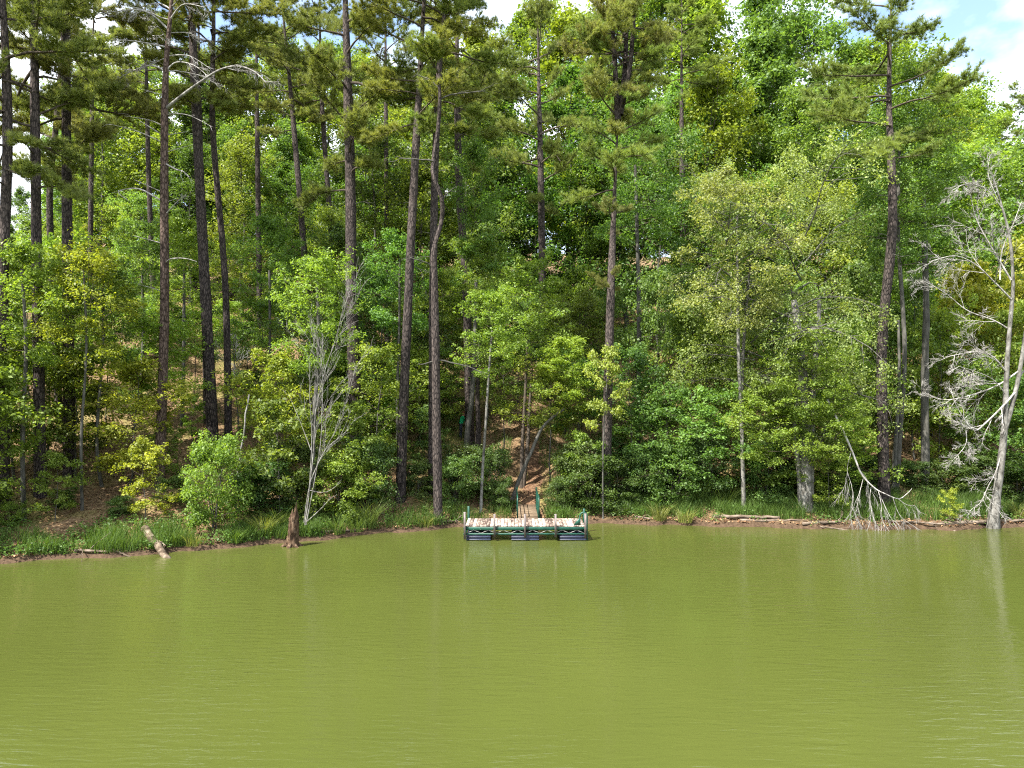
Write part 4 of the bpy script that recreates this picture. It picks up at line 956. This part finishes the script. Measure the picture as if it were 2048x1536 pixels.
# ------------------------------------------------------------------ dead wood
def bare_tree():
    d = 33.0; rs = R(91); bx = PX(1985, d); base = np.array([bx, d, float(ground(bx, d))])
    t = thing('bare_tree', 'bare white tree with a fan of leafless branches at the right edge', 'tree', tuple(base))
    W = lambda l, dy=0.0: np.array([P(a, b, d) - base + np.array([0, dy * j / max(len(l) - 1, 1), 0]) for j, (a, b) in enumerate(l)])
    tr = W([(1985, 1062), (1994, 985), (2005, 900), (2010, 830), (2013, 750), (2020, 650), (2026, 570), (2020, 480), (2003, 410), (1985, 350)])
    pl = smooth_line(tr, 40); g = Geo(); g.tube(pl, np.interp(np.linspace(0, 1, 40), [0, .1, .4, 1], [.29, .185, .115, .025]), 10, rough=.05, rs=rs); obj('trunk', g.mesh('trunk', M['pale_bark'], True), t)
    st = smooth_line(W([(2010, 860), (2034, 770), (2052, 660), (2066, 540), (2085, 400)], 0), 20); g = Geo(); g.tube(st, np.linspace(.12, .035, 20), 8, rough=.04, rs=rs); obj('limb', g.mesh('limb', M['pale_bark'], True), t)
    limbs = [([(2034, 780), (2000, 812), (1960, 845), (1932, 860), (1905, 835), (1880, 800)], .075, -1.0), ([(2040, 740), (2000, 770), (1950, 790), (1900, 800), (1870, 790)], .06, .5), ([(2013, 745), (1980, 715), (1940, 705), (1872, 716)], .06, -.7), ([(2020, 660), (1990, 640), (1940, 620), (1900, 585), (1860, 560)], .055, .4), ([(2024, 600), (1985, 565), (1945, 532), (1900, 515), (1845, 528)], .065, -.5), ([(2022, 560), (1990, 500), (1960, 440), (1950, 390)], .06, .3), ([(2003, 415), (1970, 380), (1930, 370), (1895, 385)], .04, -.3),
             ([(2003, 905), (1985, 945), (1965, 970), (1945, 1000), (1925, 1010)], .04, -.8), ([(2000, 560), (2010, 500), (2040, 440), (2060, 400)], .05, .6), ([(2050, 670), (2080, 610), (2120, 560)], .05, -.5), ([(2036, 760), (2075, 720), (2130, 700)], .06, .7), ([(1932, 860), (1925, 890), (1890, 925)], .03, -.4), ([(2012, 790), (1975, 760), (1930, 745), (1885, 735)], .04, -1.2), ([(1996, 400), (1980, 350), (1985, 310)], .03, .2)]
    for l, r, dy in limbs:
        p = smooth_line(W(l, dy), 16); g = Geo(); g.tube(p, np.linspace(r * .75, r * .2, 16), 6)
        side_twigs(g, rs, p, np.linalg.norm(p[-1] - p[0]) + .6, r * .75, 3, .1, .85, (7, 9), .08, .2, .36)
        obj('limb', g.mesh('limb', M['dead_wood'], True), t)
bare_tree()

def dead_sapling():
    d = 29.9; rs = R(95); bx = PX(612, d); base = np.array([bx, d, float(ground(bx, d))])
    t = thing('dead_sapling', 'pale leafless sapling with upswept twigs behind the rotten stump', 'tree', tuple(base))
    W = lambda l, dy=0.0: np.array([P(a, b, d) - base + np.array([0, dy * j / max(len(l) - 1, 1), 0]) for j, (a, b) in enumerate(l)])
    for l, r, dy in (([(610, 1050), (618, 985), (626, 900), (630, 820), (648, 740), (668, 680), (680, 630), (686, 596)], .030, .3), ([(612, 1050), (628, 970), (642, 890), (646, 820), (648, 745), (640, 705), (626, 688)], .022, -.3), ([(608, 1045), (616, 980), (632, 930), (668, 860), (690, 800), (706, 730)], .018, .5), ([(618, 985), (625, 880), (622, 790), (622, 720), (600, 680)], .02, -.4), ([(626, 950), (650, 900), (680, 870), (700, 820)], .022, .2), ([(612, 1045), (640, 1020), (660, 1000), (672, 990)], .022, -.4), ([(616, 980), (650, 985), (680, 965)], .018, .2), ([(622, 900), (600, 850), (572, 790)], .02, .4)):
        p = smooth_line(W(l, dy), 22); g = Geo(); g.tube(p, np.linspace(r, r * .22, 22), 7, rough=.05, rs=rs)
        ll = np.linalg.norm(p[-1] - p[0]); side_twigs(g, rs, p, ll * .8, r * .5, 2, -.2, .55, (max(2, int(ll * 1.1)), max(3, int(ll * 1.5))), .25, .25, .30)
        obj('stem', g.mesh('stem', M['grey_dead'], True), t)
dead_sapling()

def stump():
    d = 28.9; rs = R(97); bx = PX(584, d)
    t = thing('tree_stump', 'rotten splintered stump standing in the shallows below the dead sapling', 'stump', (bx, d, -.2))
    k, n = 18, 14; V = []
    lob = rs.rand(k) * .5 + .75
    for i in range(n):
        u = i / (n - 1); z = u * 1.85; r = np.interp(u, [0, .12, .4, .8, 1], [.34, .25, .215, .18, .09])
        for j in range(k):
            a = 2 * math.pi * j / k; q = r * (1 + .22 * (lob[j] - 1) * 2 + .12 * rs.randn()); zz = z
            if i >= n - 3: zz = z + (i - n + 4) / 3 * (.75 * (lob[(j * 5) % k] - 1.0) - .12 + .20 * math.cos(a))
            V.append([q * math.cos(a) + .10 * u, q * math.sin(a), zz + .02 * rs.randn()])
    g = Geo(); g.add(V, [[i * k + j, i * k + (j + 1) % k, (i + 1) * k + (j + 1) % k, (i + 1) * k + j] for i in range(n - 1) for j in range(k)])
    V = [[.08, 0, 1.2]] + V[-k:]; g.add(V, None, [[0, 1 + j, 1 + (j + 1) % k] for j in range(k)])
    obj('trunk', g.mesh('stump', M['rot_wood']), t)
    for a in (.4, 1.9, 3.3, 4.6, 5.6):
        g = Geo(); g.tube(bend((.2 * math.cos(a), .2 * math.sin(a), .30), (math.cos(a), math.sin(a), -.55), .55, 5, rs, .3), np.linspace(.09, .03, 5), 6, rough=.1, rs=rs); obj('root', g.mesh('root', M['rot_wood'], True), t)
stump()

def log_thing(label, p0, p1, r, m='log', name='fallen_log', cat='log', branches=0, seed=0, sag=0.0):
    rs = R(seed + 400); p0 = np.array(p0, float); p1 = np.array(p1, float)
    t = thing(name, label, cat, tuple(p0), 0, 'driftwood on the bank' if 'drift' in name else None)
    n = 12; s = np.linspace(0, 1, n)[:, None]; pts = (p1 - p0) * s + np.concatenate([np.zeros((n, 1)), .03 * rs.randn(n, 1), sag * np.sin(s * math.pi)], 1) + .006 * rs.randn(n, 3) * np.linalg.norm(p1 - p0)
    g = Geo(); g.tube(pts, r * np.linspace(1.08, .85, n), 10, rough=.04, rs=rs, cap=True); obj('trunk', g.mesh('trunk', M[m], True), t)
    for b in range(branches):
        q, td = along(pts, .2 + .75 * rs.rand()); g = Geo()
        twiggy(g, rs, q, td + .9 * nrm(rs.randn(3) + np.array([0, -.3, .8])), .5 + .7 * rs.rand(), r * .35, 2, .6, .7, (1, 3)); obj('branch', g.mesh('branch', M[m]), t)
    return t
a = P(288, 1072, 28.6); b = P(338, 1113, 26.7); b[2] = -.10
a[2] = float(ground(a[0], a[1])) + .36
log_thing('pale fallen log sliding off the left bank into the water', a, b, .15, branches=1, seed=1)
def on_bank(px, t, up=.05):
    for d in np.arange(24, 45, .02):
        if d - float(shore(PX(px, d))) > t: break
    x = PX(px, d); return np.array([x, d, max(float(ground(x, d)), 0) + up])
for k, (pa, ta, pb, tb, r, br, lab) in enumerate(((1425, .9, 1560, .75, .085, 0, 'long grey driftwood log along the right bank'), (1480, .35, 1640, .55, .06, 2, 'bleached driftwood pole below the long grey log'), (1605, .15, 1690, .5, .08, 2, 'dark driftwood piece with stubs, nearest the hanging branch'), (1640, .05, 1700, -.25, .035, 1, 'thin stick poking from the right bank into the water'), (1780, .5, 1900, .3, .05, 3, 'branchy driftwood between the hanging branch and bare tree'), (1885, .35, 1975, .15, .12, 0, 'stout log lying against the foot of the bare white tree'), (1995, .4, 2060, .35, .07, 1, 'driftwood at the far right of the bank'), (1270, .5, 1300, .3, .06, 1, 'short driftwood left of the tall grass tufts'), (1850, .4, 1915, -.1, .03, 2, 'crooked twiggy stick below the lime sapling'), (150, .25, 215, .15, .05, 2, 'brushwood stick on the left bank edge'), (225, .3, 262, -.15, .035, 0, 'short stick slanting into shaded water left of the log'), (440, .35, 530, .2, .06, 1, 'stick along the bank between the log and stump'), (640, .4, 720, .2, .05, 1, 'stick under the reeds right of the stump'), (885, .5, 918, .25, .04, 3, 'twiggy brush just left of the dock'))):
    A, B = on_bank(pa, ta), on_bank(pb, tb)
    if tb < 0: B[2] = -.03
    log_thing(lab, A, B, r, 'drift', 'driftwood', 'driftwood', br, 20 + k)

def hanging_branch():
    d = 32.6; rs = R(99); o0 = P(1690, 870, d)
    t = thing('broken_branch', 'broken white branch hanging with twigs trailing in the water', 'branch', tuple(o0))
    W = lambda l, dy=0.0: np.array([P(a, b, d) - o0 + np.array([0, dy * j / max(len(l) - 1, 1), 0]) for j, (a, b) in enumerate(l)])
    main = smooth_line(np.vstack([P(1655, 800, d + 1.2) - o0, W([(1690, 870), (1708, 915), (1722, 950), (1745, 975), (1762, 985), (1790, 996), (1806, 985), (1814, 975)], -.4)]), 30)
    g = Geo(); g.tube(main, np.linspace(.055, .012, 30), 7); obj('stem', g.mesh('stem', M['dead_wood'], True), t)
    for l, dy in (([(1757, 983), (1760, 1010), (1757, 1035), (1770, 1060), (1778, 1078)], -.5), ([(1786, 996), (1792, 1020), (1800, 1035), (1820, 1050), (1838, 1062)], -.4), ([(1742, 975), (1738, 1000), (1742, 1030), (1750, 1055), (1756, 1078)], -.3), ([(1727, 955), (1718, 985), (1712, 1000), (1715, 1025), (1728, 1060)], -.2), ([(1702, 905), (1695, 940), (1705, 975), (1708, 1020), (1726, 1055)], .1), ([(1715, 935), (1735, 960), (1740, 990), (1745, 1040)], .2), ([(1795, 997), (1815, 1010), (1836, 1015), (1842, 1045)], .2), ([(1760, 990), (1772, 1025), (1790, 1062), (1800, 1078)], -.6)):
        p = smooth_line(W(l, dy), 16); g = Geo(); g.tube(p, np.linspace(.017, .005, 16), 5)
        side_twigs(g, rs, p, np.linalg.norm(p[-1] - p[0]), 0.010, 2, .7, .5, (6, 9), -.35, .15, .42); obj('twig', g.mesh('twig', M['dead_wood'], True), t)
hanging_branch()
A = P(470, 918, 33); A[2] = float(ground(A[0], A[1])); B = P(497, 790, 33)
log_thing('grey leaning dead pole beside the orange clearing', A, B, .04, 'grey_dead', 'leaning_pole', 'pole', 0, 61)
def dead_bush():
    d = 40.0; rs = R(103); o0 = P(478, 700, d); gz = float(ground(o0[0], d)); t = thing('bare_shrub', 'bare pinkish twiggy sapling high on the slope right of slender pine', 'shrub', (o0[0], d, gz))
    g = Geo(); tr = bend((0, 0, -.1), (0, 0, 1), 5.5, 8, rs, 0, .05); g.tube(tr, np.linspace(.05, .02, 8), 6); obj('trunk', g.mesh('trunk', M['grey_bark']), t)
    g = Geo(); side_twigs(g, rs, tr, 3.2, .03, 3, .1, .9, (8, 9), .1, .45, .5); obj('branches', g.mesh('branches', M['dead_wood']), t)
dead_bush()

# ------------------------------------------------------------------ bank plants
def blades(g, rs, base, n, h, w, spread, lean, seg=3):
    a = rs.rand(n) * 6.283; r = spread * np.sqrt(rs.rand(n)); hh = h * (.55 + .6 * rs.rand(n)); ln = lean * (.3 + rs.rand(n)) * hh
    b0 = np.stack([np.cos(a) * r, np.sin(a) * r, np.zeros(n)], -1) + base; da = a + rs.randn(n) * .6
    out = np.stack([np.cos(da), np.sin(da), np.zeros(n)], -1); fa = rs.rand(n) * 3.14; side = np.stack([np.cos(fa), np.sin(fa), np.zeros(n)], -1)
    V = []
    for k in range(seg + 1):
        u = k / seg; c = b0 + out * (ln * u ** 2)[:, None] + np.array([0, 0, 1]) * (hh * u * (1 - .25 * u * lean))[:, None]
        ww = w * (1 - u ** 1.5) + .001
        V.append(c - side * ww); V.append(c + side * ww)
    V = np.stack(V, 1).reshape(-1, 3); m = 2 * (seg + 1)
    q = np.concatenate([np.arange(n)[:, None] * m + np.array([2 * k, 2 * k + 1, 2 * k + 3, 2 * k + 2])[None] for k in range(seg)])
    g.add(V, q, None, np.repeat(np.clip(.5 + .22 * rs.randn(n), 0, 1), m))
REED = (0.11, 0.17, 0.035); REEDY = (0.18, 0.20, 0.055)
rs = R(110)
for px, t_, h, n, c, lab in ((675, .35, 1.0, 90, REED, 'reed clump right of the rotten stump'), (712, .25, .9, 60, REED, 'small reed clump leaning over the water'), (738, .5, 1.35, 120, REED, 'tall reed clump at the foot of the slope left of the dock'), (528, .7, 1.0, 150, REEDY, 'sunlit grass clump left of the rotten stump'), (555, 1.2, 1.1, 140, REED, 'tall grass clump behind the rotten stump'), (390, .2, .6, 70, REEDY, 'low yellow tuft right of the fallen log'), (355, .5, .8, 60, REED, 'thin reed tuft beside the fallen log'), (1320, .35, .85, 130, REEDY, 'larger of two tawny grass tufts right of the dock'), (1370, .12, .7, 100, REEDY, 'smaller tawny tuft standing at the water line'), (850, .3, .6, 70, REEDY, 'low tuft left of the dock'), (2040, .7, .9, 110, REEDY, 'yellow grass clump at the far right edge'), (1395, 2.6, 1.5, 120, REED, 'tall grass clump below the shrub left of slim trunk'), (470, .35, .6, 80, REED, 'reed tuft midway between log and stump'), (1450, 2.2, 1.3, 100, REED, 'tall grass clump left of the slim pale trunk foot')):
    p = on_bank(px, t_, -.03); g = Geo(); blades(g, rs, np.zeros(3), int(n * 1.4), h * 1.15, .012, .34, .7, 4)
    tag(obj('reed_clump', g.mesh('reed_clump', M['grass']), None, tuple(p), color=jit(c, rs, .08)), lab, 'reeds', 'reed clumps on the bank')

# grass, creepers and fallen leaves nobody could count
g = Geo(); rs = R(120)
xs = np.concatenate([rs.uniform(-25, -7, 6500), rs.uniform(4.2, 30, 11000), rs.uniform(-7, 4.2, 1500)])
ts = np.where(xs < 4, .2 + 1.9 * rs.rand(len(xs)) ** 1.6, .75 + 2.8 * rs.rand(len(xs)))
xs = np.concatenate([xs, rs.uniform(-7, 9, 5000), rs.uniform(-20, -7, 2500)]); ts = np.concatenate([ts, rs.uniform(6.5, 16, 5000), rs.uniform(7, 20, 2500)])
keep = (np.sin(xs * 1.1) + np.sin(xs * 2.7 + ts * 2) + rs.randn(len(xs)) * .5 > np.where(xs < -6, -.25, -.8)) & ~((xs > -.1) & (xs < 1.7))
xs, ts = xs[keep], ts[keep]; ysx = shore(xs) + ts; B = np.stack([xs, ysx, ground(xs, ysx) - .02], -1)
n = len(xs)
for k in range(3):
    off = rs.randn(n, 3) * .07; off[:, 2] = 0; b = B + off; h = (.25 + .42 * rs.rand(n)) * np.where(ts > 5, .8, np.where(xs > 4, 1.3, 1.1))
    a = rs.rand(n) * 6.28; fa = rs.rand(n) * 3.14; side = np.stack([np.cos(fa), np.sin(fa), np.zeros(n)], -1) * .010
    tip = b + np.stack([np.cos(a) * h * .45, np.sin(a) * h * .45, h], -1); mid = b + np.stack([np.cos(a) * h * .12, np.sin(a) * h * .12, h * .55], -1)
    V = np.stack([b - side, b + side, mid + side * .8, mid - side * .8, tip], 1).reshape(-1, 3); i5 = np.arange(n)[:, None] * 5
    g.add(V, i5 + np.array([0, 1, 2, 3]), i5 + np.array([3, 2, 4]), np.repeat(np.clip(.45 + .2 * rs.randn(n), 0, 1), 5))
tag(obj('grass', g.mesh('grass', M['grass']), color=(0.085, 0.145, 0.028)), 'rough green grass covering the bank', 'grass', None, 'stuff')

g = Geo(); n = 9000; n = 5500; xs = np.concatenate([rs.uniform(-24, -8, 3300), rs.uniform(-8, 30, 2200)]); ts = .15 + 3.0 * rs.rand(n) ** 1.3
keep = (np.sin(xs * 2.1 + 1) + np.sin(xs * .9 - ts) > -.2) & ~((xs > -.1) & (xs < 1.7)); xs, ts = xs[keep], ts[keep]; n = len(xs); ysx = shore(xs) + ts
C = np.stack([xs, ysx, ground(xs, ysx) + .05 + .35 * rs.rand(n) ** 1.5], -1)
for k in range(4):
    Nn = nrm(np.stack([rs.randn(n) * .5, rs.randn(n) * .5 - .2, np.ones(n)], -1)); D = rs.randn(n, 3); L = .07 + .06 * rs.rand(n)
    leaves(g, C + rs.randn(n, 3) * np.array([.1, .1, .05]), Nn, D, L, L * .7, np.clip(.5 + .2 * rs.randn(n), 0, 1))
tag(obj('ground_cover', g.mesh('ground_cover', M['grass']), color=(0.07, 0.135, 0.025)), 'low leafy creeper growing among the bank grass', 'ground cover', None, 'stuff')

g = Geo(); n = 26000; xs = rs.uniform(-28, 30, n); ts = .2 + 26 * rs.rand(n) ** 1.4; ysx = shore(xs) + ts
Nn = nrm(np.stack([rs.randn(n) * .35, rs.randn(n) * .35 - .2, np.ones(n)], -1)); L = .09 + .08 * rs.rand(n)
leaves(g, np.stack([xs, ysx, ground(xs, ysx) + .025], -1), Nn, rs.randn(n, 3), L, L * .6, rs.rand(n), .2)
tag(obj('leaf_litter', g.mesh('leaf_litter', M['litter'])), 'fallen brown leaves scattered over the forest floor', 'leaf litter', None, 'stuff')
